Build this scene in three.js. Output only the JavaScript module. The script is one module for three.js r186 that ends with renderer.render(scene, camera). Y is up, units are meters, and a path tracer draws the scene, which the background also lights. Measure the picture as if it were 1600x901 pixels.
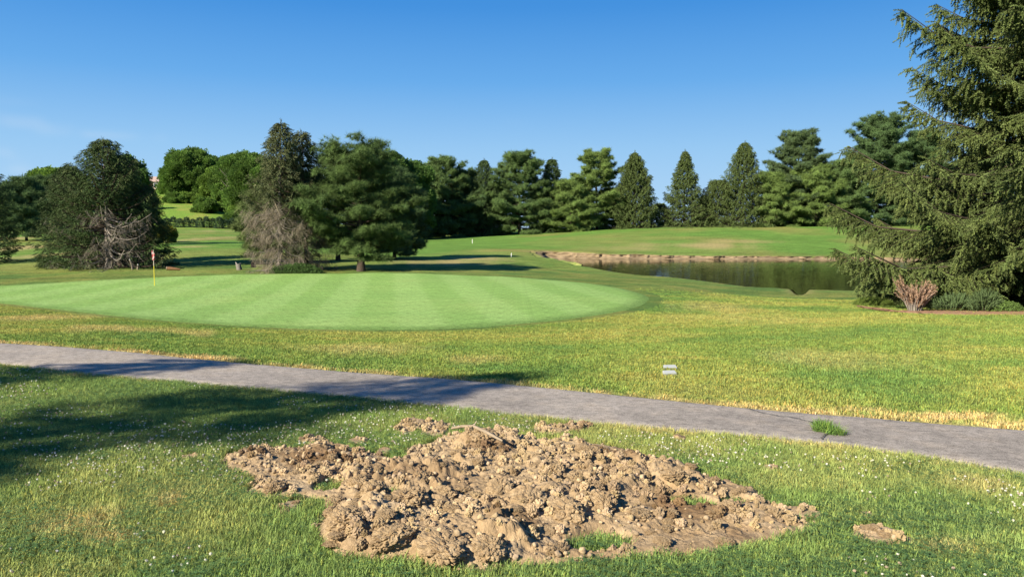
import * as THREE from 'three';

// ------------------------------------------------------------------ camera, sky, sun, exposure
const scene = new THREE.Scene();
const EYE = 1.8, PITCH = 4.64 * Math.PI / 180, F = 1164;           // F: focal length in pixels of a 1600 px wide picture
const camera = new THREE.PerspectiveCamera(2 * Math.atan(450.5 / F) * 180 / Math.PI, 16 / 9, 0.1, 3000);
camera.position.set(0, EYE, 0);
camera.rotation.x = -PITCH;
scene.add(camera);

const renderer = new THREE.WebGLRenderer({ antialias: true });
renderer.toneMapping = THREE.LinearToneMapping;
renderer.toneMappingExposure = 2.25;
renderer.shadowMap.enabled = true;

const SUN_EL = 30 * Math.PI / 180, SUN_AZ = 47 * Math.PI / 180;    // light travels to the right and away from the viewer
const sunTravel = new THREE.Vector3(Math.sin(SUN_AZ) * Math.cos(SUN_EL), -Math.sin(SUN_EL), -Math.cos(SUN_AZ) * Math.cos(SUN_EL));
const sun = new THREE.DirectionalLight(new THREE.Color(1.0, 0.92, 0.76), 5.0);
sun.position.copy(sunTravel).multiplyScalar(-300);
sun.castShadow = true;
sun.shadow.camera.left = -160; sun.shadow.camera.right = 160; sun.shadow.camera.top = 160; sun.shadow.camera.bottom = -160;
sun.shadow.camera.far = 800; sun.shadow.mapSize.set(4096, 4096);
scene.add(sun, sun.target);

// noise helpers (seeded)
const clamp = (v, a = 0, b = 1) => v < a ? a : v > b ? b : v;
const sst = (a, b, v) => { const t = clamp((v - a) / (b - a)); return t * t * (3 - 2 * t); };
const lerp = (a, b, t) => a + (b - a) * t;
const mix3 = (a, b, t) => [lerp(a[0], b[0], t), lerp(a[1], b[1], t), lerp(a[2], b[2], t)];
function rng(seed) { let a = seed >>> 0; return () => { a = (a + 0x6D2B79F5) | 0; let t = Math.imul(a ^ (a >>> 15), 1 | a); t = (t + Math.imul(t ^ (t >>> 7), 61 | t)) ^ t; return ((t ^ (t >>> 14)) >>> 0) / 4294967296; }; }
function hsh(x, y, s = 0) { let h = Math.imul(x | 0, 374761393) ^ Math.imul(y | 0, 668265263) ^ Math.imul(s | 0, 974634777); h = Math.imul(h ^ (h >>> 13), 1274126177); h ^= h >>> 16; h = Math.imul(h, 2246822519); return ((h ^ (h >>> 15)) >>> 0) / 4294967296; }
function vn(x, y, s = 0) { const i = Math.floor(x), j = Math.floor(y), u = x - i, v = y - j, a = u * u * (3 - 2 * u), b = v * v * (3 - 2 * v); return lerp(lerp(hsh(i, j, s), hsh(i + 1, j, s), a), lerp(hsh(i, j + 1, s), hsh(i + 1, j + 1, s), a), b); }
function fbm(x, y, o = 4, s = 0) { let v = 0, a = 0.5, t = 0; for (let k = 0; k < o; k++) { v += a * vn(x, y, s + k * 17); t += a; a *= 0.5; x = x * 2.03 + 5.1; y = y * 2.03 + 1.7; } return v / t; }
function worley(x, y, s = 0) { const i = Math.floor(x), j = Math.floor(y); let f1 = 9, f2 = 9, id = 0; for (let a = -1; a < 2; a++) for (let b = -1; b < 2; b++) { const px = i + a + hsh(i + a, j + b, s), py = j + b + hsh(i + a, j + b, s + 7), d = Math.hypot(px - x, py - y); if (d < f1) { f2 = f1; f1 = d; id = hsh(i + a, j + b, s + 13); } else if (d < f2) f2 = d; } return [f1, f2, id]; }

function h3(x, y, z, s) { return hsh(x + Math.imul(z, 7919), y - Math.imul(z, 104729), s); }
function vn3(x, y, z, s = 0) { const i = Math.floor(x), j = Math.floor(y), k = Math.floor(z), f = t => t * t * (3 - 2 * t), a = f(x - i), b = f(y - j), c = f(z - k); const g = d => lerp(lerp(h3(i, j, k + d, s), h3(i + 1, j, k + d, s), a), lerp(h3(i, j + 1, k + d, s), h3(i + 1, j + 1, k + d, s), a), b); return lerp(g(0), g(1), c); }
function fbm3(x, y, z, o = 3, s = 0) { let v = 0, a = .5, t = 0; for (let k = 0; k < o; k++) { v += a * vn3(x, y, z, s + k); t += a; a *= .5; x *= 2.1; y *= 2.1; z *= 2.1; } return v / t; }
function worley3(x, y, z, s) { const i = Math.floor(x), j = Math.floor(y), k = Math.floor(z); let f1 = 9, f2 = 9, id = 0; for (let a = -1; a < 2; a++) for (let b = -1; b < 2; b++) for (let c = -1; c < 2; c++) { const X = i + a, Y = j + b, Z = k + c, d = Math.hypot(X + h3(X, Y, Z, s) - x, Y + h3(X, Y, Z, s + 1) - y, Z + h3(X, Y, Z, s + 2) - z); if (d < f1) { f2 = f1; f1 = d; id = h3(X, Y, Z, s + 3); } else if (d < f2) f2 = d; } return [f1, f2, id]; }

{ // clear morning sky: deep blue overhead, pale towards the horizon, a few thin wisps low down
  const W = 1024, H = 512, px = new Float32Array(W * H * 4);
  const stops = [[-90, .30, .34, .36], [-8, .40, .50, .60], [0, .47, .69, .90], [3, .40, .645, .91], [5.8, .318, .585, .895], [10.8, .144, .418, .835], [16.1, .060, .288, .735], [25, .036, .21, .62], [45, .026, .15, .50], [90, .02, .11, .40]];
  for (let j = 0; j < H; j++) for (let i = 0; i < W; i++) {
    const el = (j + .5) / H * 180 - 90, az = (i + .5) / W * 360;
    let k = 0; while (k < stops.length - 2 && el > stops[k + 1][0]) k++;
    const t = clamp((el - stops[k][0]) / (stops[k + 1][0] - stops[k][0]));
    let c = [lerp(stops[k][1], stops[k + 1][1], t), lerp(stops[k][2], stops[k + 1][2], t), lerp(stops[k][3], stops[k + 1][3], t)];
    const w = el > 0 && el < 14 ? Math.pow(fbm(Math.cos(az * Math.PI / 180) * 9, el * 1.3 + Math.sin(az * Math.PI / 180) * 9, 4, 91), 1) : 0;
    const wisp = clamp((w - .70) * 3, 0, .22) * sst(0, 2, el) * (1 - sst(5, 9, el));
    c = mix3(c, [.75, .82, .9], wisp);
    const o = (j * W + i) * 4; px[o] = c[0] / 2.25; px[o + 1] = c[1] / 2.25; px[o + 2] = c[2] / 2.25; px[o + 3] = 1;
  }
  const t = new THREE.DataTexture(px, W, H, THREE.RGBAFormat, THREE.FloatType);
  t.mapping = THREE.EquirectangularReflectionMapping; t.magFilter = t.minFilter = THREE.LinearFilter; t.wrapS = THREE.RepeatWrapping; t.needsUpdate = true;
  scene.background = t; scene.environment = t;
}

// ------------------------------------------------------------------ terrain: distance profiles (metres below the eye) along several bearings
const KD = [0, 4.4, 7, 10, 14, 22, 33, 45, 60, 80, 100, 130, 170, 230, 300, 420, 900];
const COLS = [
  [-250, [1.8, 2.06, 2.14, 2.2, 2.28, 2.7, 3.2, 3.4, 3.4, 3.1, 2.6, 1.7, 0.2, -4, -10, -18, -18]],
  [0,    [1.8, 2.06, 2.14, 2.2, 2.28, 2.72, 3.22, 3.42, 3.4, 3.05, 2.55, 1.65, 0.0, -4, -10, -18, -18]],
  [170,  [1.8, 2.07, 2.16, 2.24, 2.33, 2.8, 3.26, 3.4, 3.2, 2.75, 2.35, 1.55, 0.0, -7.1, -15.5, -22, -22]],
  [350,  [1.8, 2.08, 2.2, 2.3, 2.45, 2.95, 3.28, 3.38, 3.27, 2.5, 2.1, 1.4, 0.3, -6.0, -13, -18, -18]],
  [570,  [1.8, 2.08, 2.23, 2.36, 2.52, 3.02, 3.3, 3.36, 3.22, 3.12, 3.05, 2.95, 2.8, 2.4, 1.5, 0, 0]],
  [800,  [1.8, 2.08, 2.25, 2.38, 2.56, 3.02, 3.25, 3.34, 3.5, 3.4, 3.2, 2.8, 2.2, 1.4, 1.2, 1.2, 1.2]],
  [1000, [1.8, 2.08, 2.25, 2.4, 2.56, 2.95, 3.26, 3.62, 4.0, 4.2, 3.85, 2.6, 0.95, -0.9, -1, -1, -1]],
  [1250, [1.8, 2.08, 2.25, 2.42, 2.56, 2.85, 3.37, 4.0, 4.1, 4.1, 4.0, 2.6, 0.6, -1.6, -1.7, -1.7, -1.7]],
  [1500, [1.8, 2.08, 2.25, 2.42, 2.52, 2.7, 3.4, 4.05, 4.1, 4.1, 4.0, 2.6, 0.6, -1.7, -1.8, -1.8, -1.8]],
  [1850, [1.8, 2.08, 2.25, 2.42, 2.52, 2.7, 3.4, 4.0, 4.1, 4.1, 4.0, 2.6, 0.6, -1.7, -1.8, -1.8, -1.8]],
].map(([px, h]) => {
  const n = KD.length, dl = [], m = [];
  for (let i = 0; i < n - 1; i++) dl.push((h[i + 1] - h[i]) / (KD[i + 1] - KD[i]));
  for (let i = 0; i < n; i++) m.push(i === 0 ? dl[0] : i === n - 1 ? 0 : dl[i - 1] * dl[i] <= 0 ? 0 : 2 * dl[i - 1] * dl[i] / (dl[i - 1] + dl[i]));
  return { az: Math.atan((px - 800) / F), h, m };
});
function prof(c, D) {
  const n = KD.length; if (D >= KD[n - 1]) return c.h[n - 1];
  let i = 0; while (D > KD[i + 1]) i++;
  const w = KD[i + 1] - KD[i], t = (D - KD[i]) / w, t2 = t * t, t3 = t2 * t;
  return c.h[i] * (2 * t3 - 3 * t2 + 1) + c.m[i] * w * (t3 - 2 * t2 + t) + c.h[i + 1] * (-2 * t3 + 3 * t2) + c.m[i + 1] * w * (t3 - t2);
}
function baseH(x, z) {
  const R = Math.hypot(x, z), az = Math.atan2(x, -z), A0 = COLS[0].az, A1 = COLS[COLS.length - 1].az;
  const a = clamp(az, A0, A1), D = R * Math.cos(a);
  let i = 0; while (i < COLS.length - 2 && a > COLS[i + 1].az) i++;
  const g = (k) => prof(COLS[clamp(k, 0, COLS.length - 1)], D);
  const t = (a - COLS[i].az) / (COLS[i + 1].az - COLS[i].az), p0 = g(i - 1), p1 = g(i), p2 = g(i + 1), p3 = g(i + 2);
  let h = p1 + .5 * t * (p2 - p0 + t * (2 * p0 - 5 * p1 + 4 * p2 - p3 + t * (3 * (p1 - p2) + p3 - p0)));
  const back = sst(80, 150, Math.abs(az) * 180 / Math.PI);
  h = lerp(h, 1.8 - .02 * Math.min(R, 60), back);
  const u = sst(2, 12, R) * (.05 + .10 * sst(15, 60, R));
  return EYE - h + u * (fbm(x * .16, z * .16, 3, 5) - .5) * 1.6;
}
const dirOf = (px, py) => { const v = new THREE.Vector3((px - 800) / F, (450.5 - py) / F, -1); return v.applyAxisAngle(new THREE.Vector3(1, 0, 0), -PITCH); };
function at(px, py, D) { const d = dirOf(px, py); return new THREE.Vector3(d.x, d.y, d.z).multiplyScalar(D / -d.z).add(new THREE.Vector3(0, EYE, 0)); }
function onPlane(px, py, y) { const d = dirOf(px, py), k = (y - EYE) / d.y; return [d.x * k, d.z * k]; }
function hit(px, py) {
  let D = 2.5, p = at(px, py, D), last = D;
  while (D < 400) { p = at(px, py, D); if (p.y < baseH(p.x, p.z)) break; last = D; D *= 1.01; }
  let a = last, b = D;
  for (let k = 0; k < 18; k++) { const m = (a + b) / 2; p = at(px, py, m); if (p.y < baseH(p.x, p.z)) b = m; else a = m; }
  return p;
}
const spot = (px, D) => { const d = dirOf(px, 400); return [d.x * D / -d.z, -D]; };
// signed distance to a closed polygon, positive inside
function sdPoly(P, x, z) {
  let d = 1e9, inside = false;
  for (let i = 0, j = P.length - 1; i < P.length; j = i++) {
    const [ax, az] = P[i], [bx, bz] = P[j], ex = bx - ax, ez = bz - az, t = clamp(((x - ax) * ex + (z - az) * ez) / (ex * ex + ez * ez));
    d = Math.min(d, Math.hypot(x - ax - ex * t, z - az - ez * t));
    if ((az > z) !== (bz > z) && x < (bx - ax) * (z - az) / (bz - az) + ax) inside = !inside;
  }
  return inside ? d : -d;
}
const boxOf = (P, m) => [Math.min(...P.map(p => p[0])) - m, Math.max(...P.map(p => p[0])) + m, Math.min(...P.map(p => p[1])) - m, Math.max(...P.map(p => p[1])) + m];
const inBox = (b, x, z) => x > b[0] && x < b[1] && z > b[2] && z < b[3];
function smoothLine(P, n, closed) { const c = new THREE.CatmullRomCurve3(P.map(p => new THREE.Vector3(p[0], 0, p[1])), closed, 'centripetal'); return c.getSpacedPoints(n).map(p => [p.x, p.z]); }

const WATER_Y = EYE - 4.3;
const pondNear = [[845, 405.5], [857, 411.5], [885, 415.5], [916, 419.5], [960, 425], [997, 430], [1051, 433.5], [1090, 438], [1129, 443], [1171, 448.6], [1210, 450], [1237, 452], [1243, 458], [1249, 461.5], [1256, 459], [1262, 453], [1322, 454.5], [1400, 453], [1480, 446], [1560, 430], [1620, 416]].map(p => onPlane(p[0], p[1], WATER_Y));
const pondFar = [[1600, 409], [1500, 407], [1400, 406], [1300, 405], [1200, 404.8], [1100, 404.6], [1000, 404.4], [930, 404], [880, 403.4], [852, 403.2]].map(p => onPlane(p[0], p[1], WATER_Y));
const POND = [...pondNear, ...pondFar], PB = boxOf(POND, 14);
const pathNear = [[0, 570], [150, 586], [300, 599], [450, 612], [560, 622], [680, 634], [800, 648], [1000, 668], [1150, 681], [1280, 694], [1450, 716], [1600, 741]].map(p => { const q = hit(...p); return [q.x, q.z]; });
const pathFar = [[0, 536], [200, 550], [360, 566], [560, 582], [700, 592], [850, 606], [1000, 621], [1170, 638], [1400, 656], [1600, 671]].map(p => { const q = hit(...p); return [q.x, q.z]; });
const ext = (L, k) => { const n = L.length, a = L[0], b = L[2], c = L[n - 1], d = L[n - 3], la = Math.hypot(a[0] - b[0], a[1] - b[1]), lc = Math.hypot(c[0] - d[0], c[1] - d[1]); return [[a[0] + (a[0] - b[0]) / la * k, a[1] + (a[1] - b[1]) / la * k], ...L, [c[0] + (c[0] - d[0]) / lc * k, c[1] + (c[1] - d[1]) / lc * k]]; };
const PN = smoothLine(ext(pathNear, 25), 200, false), PF = smoothLine(ext(pathFar, 25), 200, false);
const PATH = [...PN, ...[...PF].reverse()], PATHB = boxOf(PATH, 3);
const GREEN = smoothLine([[-170, 456], [-60, 450], [60, 443], [160, 437], [270, 432], [400, 428.5], [570, 426.5], [690, 428.5], [800, 432.5], [900, 440.5], [970, 450], [1012, 462], [1012, 473], [975, 486], [900, 497.5], [800, 507.5], [700, 514], [600, 516], [480, 514.5], [350, 508], [210, 497], [100, 485], [0, 474], [-110, 465]].map(p => { const q = hit(...p); return [q.x, q.z]; }), 240, true).slice(0, -1);
const GB = boxOf(GREEN, 6);
const DIRT = [[348, 716], [400, 704], [470, 702], [520, 697], [575, 706], [618, 720], [640, 702], [668, 694], [690, 684], [742, 678], [800, 682], [842, 688], [885, 684], [930, 694], [985, 703], [1040, 720], [1090, 736], [1120, 752], [1185, 768], [1215, 788], [1240, 798], [1265, 820], [1250, 838], [1180, 846], [1140, 858], [1090, 872], [1000, 876], [900, 880], [800, 885], [760, 892], [690, 891], [600, 874], [540, 868], [505, 836], [500, 806], [520, 782], [470, 776], [420, 782], [385, 768], [395, 748], [360, 734]].map(p => { const q = hit(...p); return [q.x, q.z]; });
const DB = boxOf(DIRT, 1.2);
const scraps = [[1378, 838, 46, 15], [1225, 803, 70, 9], [640, 668, 22, 14], [680, 672, 30, 12], [560, 690, 18, 6], [298, 716, 14, 5], [1062, 685, 12, 4], [1205, 733, 13, 4], [490, 690, 24, 5], [430, 770, 22, 9], [455, 790, 16, 6], [860, 672, 30, 9], [900, 668, 24, 7], [1356, 806, 14, 5], [600, 706, 12, 5]].map(([px, py, rx, ry]) => { const q = hit(px, py), a = hit(px + rx, py), b = hit(px, py - ry), c = hit(px, py + ry); return [q.x, q.z, a.x - q.x, Math.abs(b.z - c.z) / 2]; });
function dirtMask(x, z) {   // about 1 inside the dug ground, 0 on the lawn
  if (!inBox([DB[0] - 1, DB[1] + 2, DB[2] - 1, DB[3] + 1], x, z)) return 0;
  const n = (fbm(x * 3.1, z * 3.1, 4, 33) - .5) * .55;
  let m = sst(-.07, .10, sdPoly(DIRT, x, z) + n * .42);
  for (const [cx, cz, rx, rz] of scraps) { const q = Math.hypot((x - cx) / rx, (z - cz) / rz); if (q < 2) m = Math.max(m, sst(1.1, .75, q + n * 1.5) * .95); }
  for (const h of HOLES) { const q = Math.hypot((x - h[0]) / h[2], (z - h[1]) / h[3]); if (q < 1.8) m *= sst(.6, 1.0, q + n * 1.4); }
  return m;
}
const HOLES = [[935, 852, 60, 15], [1075, 792, 48, 10], [1150, 790, 24, 6], [515, 762, 34, 12], [610, 778, 28, 9]].map(([px, py, rx, ry]) => { const q = hit(px, py), a = hit(px + rx, py), b = hit(px, py - ry), c = hit(px, py + ry); return [q.x, q.z, a.x - q.x, Math.abs(b.z - c.z) / 2]; });

function groundY(x, z) {   // terrain with the pond basin cut in
  let y = baseH(x, z);
  if (inBox(PB, x, z)) {
    const d = sdPoly(POND, x, z);
    if (d > -9 && z > -82) y = lerp(Math.min(y, WATER_Y + .05 + .035 * Math.max(0, -d)), y, Math.max(sst(5, 9, -d), sst(-70, -82, z)));
    if (d > -10) y = Math.max(y, WATER_Y + .05 + .03 * Math.min(3, -Math.min(d, 0)));
    const cut = .25 + 1.15 * sst(.22, .45, y - WATER_Y);
    if (d > -cut) y = lerp(y, WATER_Y - .12 - Math.min(1.6, Math.max(0, d) * .6), sst(-cut, -cut + .4, d));
  }
  return y;
}

// ------------------------------------------------------------------ colours (linear base colours of the surfaces themselves)
const dryPatches = [[1080, 383, 90, 5, .75], [1160, 377, 60, 3, .5], [1000, 388, 60, 4, .4], [60, 386, 34, 5, .8], [95, 396, 30, 6, .8], [30, 372, 26, 3, .7], [330, 372, 60, 5, .7], [330, 361, 60, 2.5, .6], [300, 385, 40, 2, .5], [690, 409, 70, 6, .7], [740, 404, 40, 3, .7], [1110, 480, 60, 10, .3], [1150, 498, 90, 12, .2], [300, 559, 90, 5, .95], [440, 574, 60, 4, .5], [60, 545, 60, 4, .5], [1130, 632, 60, 5, .5], [1480, 652, 90, 6, .9], [1330, 642, 50, 5, .6], [1560, 664, 60, 6, .8], [200, 515, 160, 6, .45], [60, 497, 90, 5, .5], [560, 545, 80, 8, .35], [740, 562, 60, 8, .35], [1300, 560, 120, 14, .25], [140, 815, 60, 20, .5], [180, 840, 40, 12, .7], [260, 785, 20, 10, .5], [1480, 858, 60, 14, .5], [1540, 760, 50, 14, .35], [880, 395, 60, 2, .4], [530, 598, 90, 8, .2]].map(([px, py, rx, ry, s]) => { const q = hit(px, py), a = hit(px + rx, py), b = hit(px, py - ry), c = hit(px, py + ry); return [q.x, q.z, a.x - q.x, Math.max(.1, Math.abs(b.z - c.z) / 2), s]; });
const C = { lawn: [.132, .188, .052], lawnY: [.225, .24, .075], rough: [.138, .188, .042], roughY: [.205, .215, .056], roughG: [.088, .155, .038], fair: [.122, .220, .040], straw: [.40, .30, .135], collar: [.12, .20, .05], meadow: [.16, .26, .04], litter: [.13, .085, .05], soil: [.36, .255, .15] };
function pathDist(x, z) { return inBox(PATHB, x, z) ? sdPoly(PATH, x, z) : -9; }
function groundCol(x, z, out = {}) {
  const D = -z, R = Math.hypot(x, z), pd = pathDist(x, z);
  const w1 = fbm(x * .35, z * .35, 4, 61), w2 = fbm(x * 1.9, z * 1.9, 3, 71), w3 = fbm(x * .07 + z * .02, z * .05, 4, 81), w4 = fbm(x * .9 + 3, z * 2.4, 3, 77);
  const beyond = out.beyond ?? beyondPath(x, z);
  let c;
  if (!beyond) { c = mix3(C.lawn, C.lawnY, clamp((w1 - .5) * 2.2 + (w2 - .5) * 1.3 + .22)); }
  else {
    c = mix3(C.rough, C.roughY, clamp((w1 - .45) * 2.4 + (w4 - .5) * 1.6 + .18));
    c = mix3(c, C.roughG, clamp((.48 - w1) * 3 + (w2 - .5) * 1.1 + .12 + (fbm(x * .12 + z * .2, z * .7, 3, 85) - .5) * 1.6));
    c = mix3(c, C.fair, sst(55, 100, R));
    c = mix3(c, [.22, .215, .06], sst(60, 80, R) * clamp((w3 - .45) * 2.6));
    const k = 1 + sst(30, 60, R) * ((fbm(x * .45, z * .8, 4, 83) - .5) * .5 + (fbm(x * .13 + 7, z * .5, 3, 84) - .5) * .35); c = [c[0] * k * (1 + (w2 - .5) * .12), c[1] * k, c[2] * k];
    if (x < -15 && R > 178) c = mix3(c, mix3(C.meadow, [.26, .27, .06], clamp((fbm(x * .2, z * .2, 4, 87) - .45) * 3)), sst(178, 184, R) * .95);
  }
  let dry = 0;
  for (const [px, pz, rx, rz, s] of dryPatches) { const dx = (x - px) / rx, dz = (z - pz) / rz, q = dx * dx + dz * dz; if (q < 4) dry = Math.max(dry, s * (1 - sst(.1, 1.6, Math.sqrt(q) + (fbm(x * 40 / (R + 4), z * 40 / (R + 4), 4, 15) - .5) * 1.8))); }
  if (pd > -1.2 && pd < 0) { const n = fbm(x * 2.2, z * 2.2, 3, 29); dry = Math.max(dry, (beyond ? .75 : .35) * (1 - sst(.02, beyond ? .38 : .2, -pd + (n - .5) * .7))); }
  c = mix3(c, C.straw, dry);
  if (inBox(PB, x, z)) { const d = sdPoly(POND, x, z); if (d > -1.2) c = mix3(c, C.straw, (1 - sst(.1, .9, -d + (w2 - .5) * 1.2)) * .3); }
  out.dry = dry;
  return c;
}
function beyondPath(x, z) { // true on the far side of the cart path's centre line
  let best = 1e9, bi = 0; for (let i = 0; i < PN.length; i += 4) { const d = Math.abs(PN[i][0] - x); if (d < best) { best = d; bi = i; } }
  const f = PF[bi], n = PN[bi]; return z < (n[1] + f[1]) / 2 - (n[0] - f[0]) * 0;
}

// ------------------------------------------------------------------ textures
function noiseTex(n, fn, srgb = false) {
  const d = new Uint8Array(n * n * 4);
  for (let j = 0; j < n; j++) for (let i = 0; i < n; i++) { const c = fn(i / n, j / n, i, j), o = (j * n + i) * 4; d[o] = clamp(c[0]) * 255; d[o + 1] = clamp(c[1]) * 255; d[o + 2] = clamp(c[2]) * 255; d[o + 3] = 255; }
  const t = new THREE.DataTexture(d, n, n); t.wrapS = t.wrapT = THREE.RepeatWrapping; t.magFilter = THREE.LinearFilter; t.minFilter = THREE.LinearMipmapLinearFilter; t.generateMipmaps = true; if (srgb) t.colorSpace = THREE.SRGBColorSpace; t.needsUpdate = true; return t;
}
// tileable noise
function tn(u, v, f, s) { const x = u * f, y = v * f, i = Math.floor(x), j = Math.floor(y), a = x - i, b = y - j, w = k => ((k % f) + f) % f, A = a * a * (3 - 2 * a), B = b * b * (3 - 2 * b); return lerp(lerp(hsh(w(i), w(j), s), hsh(w(i + 1), w(j), s), A), lerp(hsh(w(i), w(j + 1), s), hsh(w(i + 1), w(j + 1), s), A), B); }
const grassTex = noiseTex(1024, (u, v) => { const a = tn(u, v, 512, 1), b = tn(u, v, 170, 2), c = tn(u, v, 48, 3), d = tn(u, v, 12, 4), g = .62 + 1.0 * (.34 * (a - .5) + .34 * (b - .5) + .36 * (c - .5) + .22 * (d - .5)), w = (b - .5) * .12; return [g + w, g, g - w * .7]; });
const soilTex = noiseTex(512, (u, v) => { const g = .35 + .6 * (.4 * tn(u, v, 256, 5) + .3 * tn(u, v, 90, 6) + .3 * tn(u, v, 24, 7)); return [g + .02, g, g - .02]; });
const asphTex = noiseTex(512, (u, v) => { const a = tn(u, v, 256, 8), b = tn(u, v, 128, 9), c = tn(u, v, 20, 10), sp = a > .84 ? .26 : a < .14 ? -.28 : 0, g = .62 + .3 * (a - .5) + .34 * (b - .5) + .26 * (c - .5) + sp; return [g + .005, g, g - .012]; });
const barkTex = noiseTex(256, (u, v) => { const g = .3 + .65 * (.5 * tn(u, v * .25, 64, 11) + .3 * tn(u, v, 32, 12) + .2 * tn(u, v, 128, 13)); return [g, g * .96, g * .9]; });
const std = (col, rough = .9, o = {}) => new THREE.MeshPhysicalMaterial({ color: new THREE.Color().setRGB(...col), roughness: rough, specularIntensity: .12, side: THREE.DoubleSide, ...o });
const leafy = (col, tr = .35, o = {}) => new THREE.MeshPhysicalMaterial({ color: new THREE.Color().setRGB(...col), roughness: .95, transmission: tr, thickness: 0, ior: 1.3, specularIntensity: .2, side: THREE.DoubleSide, ...o });

const M = {
  ground: std([1.55, 1.55, 1.55], 1, { vertexColors: true, map: grassTex, bumpMap: grassTex, bumpScale: .03 }),
  green: std([1.35, 1.35, 1.35], 1, { vertexColors: true, map: grassTex, bumpMap: grassTex, bumpScale: .004 }),
  soil: std([1.5, 1.5, 1.5], 1, { vertexColors: true, map: soilTex, bumpMap: soilTex, bumpScale: .012 }),
  asphalt: std([.53, .465, .40], .95, { vertexColors: true, specularIntensity: .25, map: asphTex, bumpMap: asphTex, bumpScale: .004 }),
  bark: std([.12, .095, .078], .95, { map: barkTex, bumpMap: barkTex, bumpScale: .02 }),
  barkGrey: std([.34, .30, .27], .95, { map: barkTex, bumpMap: barkTex, bumpScale: .02 }),
  twigDead: std([.27, .235, .20], .95),
  spruce: std([1, 1, 1], .9), pine: leafy([1, 1, 1], .22), leaf: leafy([1, 1, 1], .4), grass: leafy([1, 1, 1], .35),
};

// ------------------------------------------------------------------ names and tags
const used = {};
function numbered(n) { const k = used[n] = (used[n] ?? -1) + 1; return k ? n + '_' + String(k).padStart(3, '0') : n; }
function tag(o, label, category, group, kind) { if (label) o.userData.label = label; if (category) o.userData.category = category; if (group) o.userData.group = group; if (kind) o.userData.kind = kind; return o; }
function add(o, parent = scene) { o.castShadow = true; o.receiveShadow = true; parent.add(o); return o; }
function mesh(name, geo, mat, parent = scene) { const m = new THREE.Mesh(geo, mat); m.name = parent === scene ? numbered(name) : name; return add(m, parent); }
function base(name, x, y, z, turn = 0) { const g = new THREE.Group(); g.name = numbered(name); g.position.set(x, y, z); g.rotation.y = turn; scene.add(g); return g; }
function structure(name, geo, mat) { const m = mesh(name, geo, mat); m.userData.kind = 'structure'; return m; }
class MB {
  constructor() { this.p = []; this.i = []; this.c = []; this.u = []; }
  v(x, y, z, c, u, w) { this.p.push(x, y, z); if (c) this.c.push(...c); if (u !== undefined) this.u.push(u, w); return this.p.length / 3 - 1; }
  tri(a, b, c) { this.i.push(a, b, c); }
  quad(a, b, c, d) { this.i.push(a, b, c, a, c, d); }
  tube(pts, rad, sides = 5) {   // pts: array of [x,y,z]
    const n = pts.length; let first = -1, len = 0;
    for (let k = 0; k < n; k++) {
      const a = pts[Math.max(0, k - 1)], b = pts[Math.min(n - 1, k + 1)]; let dx = b[0] - a[0], dy = b[1] - a[1], dz = b[2] - a[2]; const L = Math.hypot(dx, dy, dz) || 1; dx /= L; dy /= L; dz /= L;
      let ux, uy, uz; if (Math.abs(dy) < .9) { ux = dz; uy = 0; uz = -dx; } else { ux = 0; uy = -dz; uz = dy; } const U = Math.hypot(ux, uy, uz) || 1; ux /= U; uy /= U; uz /= U;
      const wx = dy * uz - dz * uy, wy = dz * ux - dx * uz, wz = dx * uy - dy * ux, r = rad[k];
      if (k) len += Math.hypot(pts[k][0] - pts[k - 1][0], pts[k][1] - pts[k - 1][1], pts[k][2] - pts[k - 1][2]);
      for (let s = 0; s < sides; s++) { const q = s / sides * 2 * Math.PI, cs = Math.cos(q) * r, sn = Math.sin(q) * r; const id = this.v(pts[k][0] + ux * cs + wx * sn, pts[k][1] + uy * cs + wy * sn, pts[k][2] + uz * cs + wz * sn, null, s / sides, len * .8); if (first < 0) first = id; }
    }
    for (let k = 0; k < n - 1; k++) for (let s = 0; s < sides; s++) { const s2 = (s + 1) % sides, a = first + k * sides; this.quad(a + s, a + s2, a + sides + s2, a + sides + s); }
    const e = this.v(...pts[n - 1], null, .5, len); for (let s = 0; s < sides; s++) this.tri(first + (n - 1) * sides + s, first + (n - 1) * sides + (s + 1) % sides, e);
  }
  box(cx, cy, cz, w, h, d) { const g = []; for (const sy of [-1, 1]) for (const [sx, sz] of [[-1, -1], [1, -1], [1, 1], [-1, 1]]) g.push(this.v(cx + sx * w / 2, cy + sy * h / 2, cz + sz * d / 2, null, sx, sy)); this.quad(g[0], g[1], g[2], g[3]); this.quad(g[4], g[7], g[6], g[5]); for (let k = 0; k < 4; k++) { const l = (k + 1) % 4; this.quad(g[k], g[4 + k], g[4 + l], g[l]); } }
  geo(flat = false) { let g = new THREE.BufferGeometry(); g.setAttribute('position', new THREE.Float32BufferAttribute(this.p, 3)); if (this.c.length) g.setAttribute('color', new THREE.Float32BufferAttribute(this.c, 3)); if (this.u.length) g.setAttribute('uv', new THREE.Float32BufferAttribute(this.u, 2)); g.setIndex(this.i); if (flat) g = g.toNonIndexed(); g.computeVertexNormals(); return g; }
}

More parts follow.
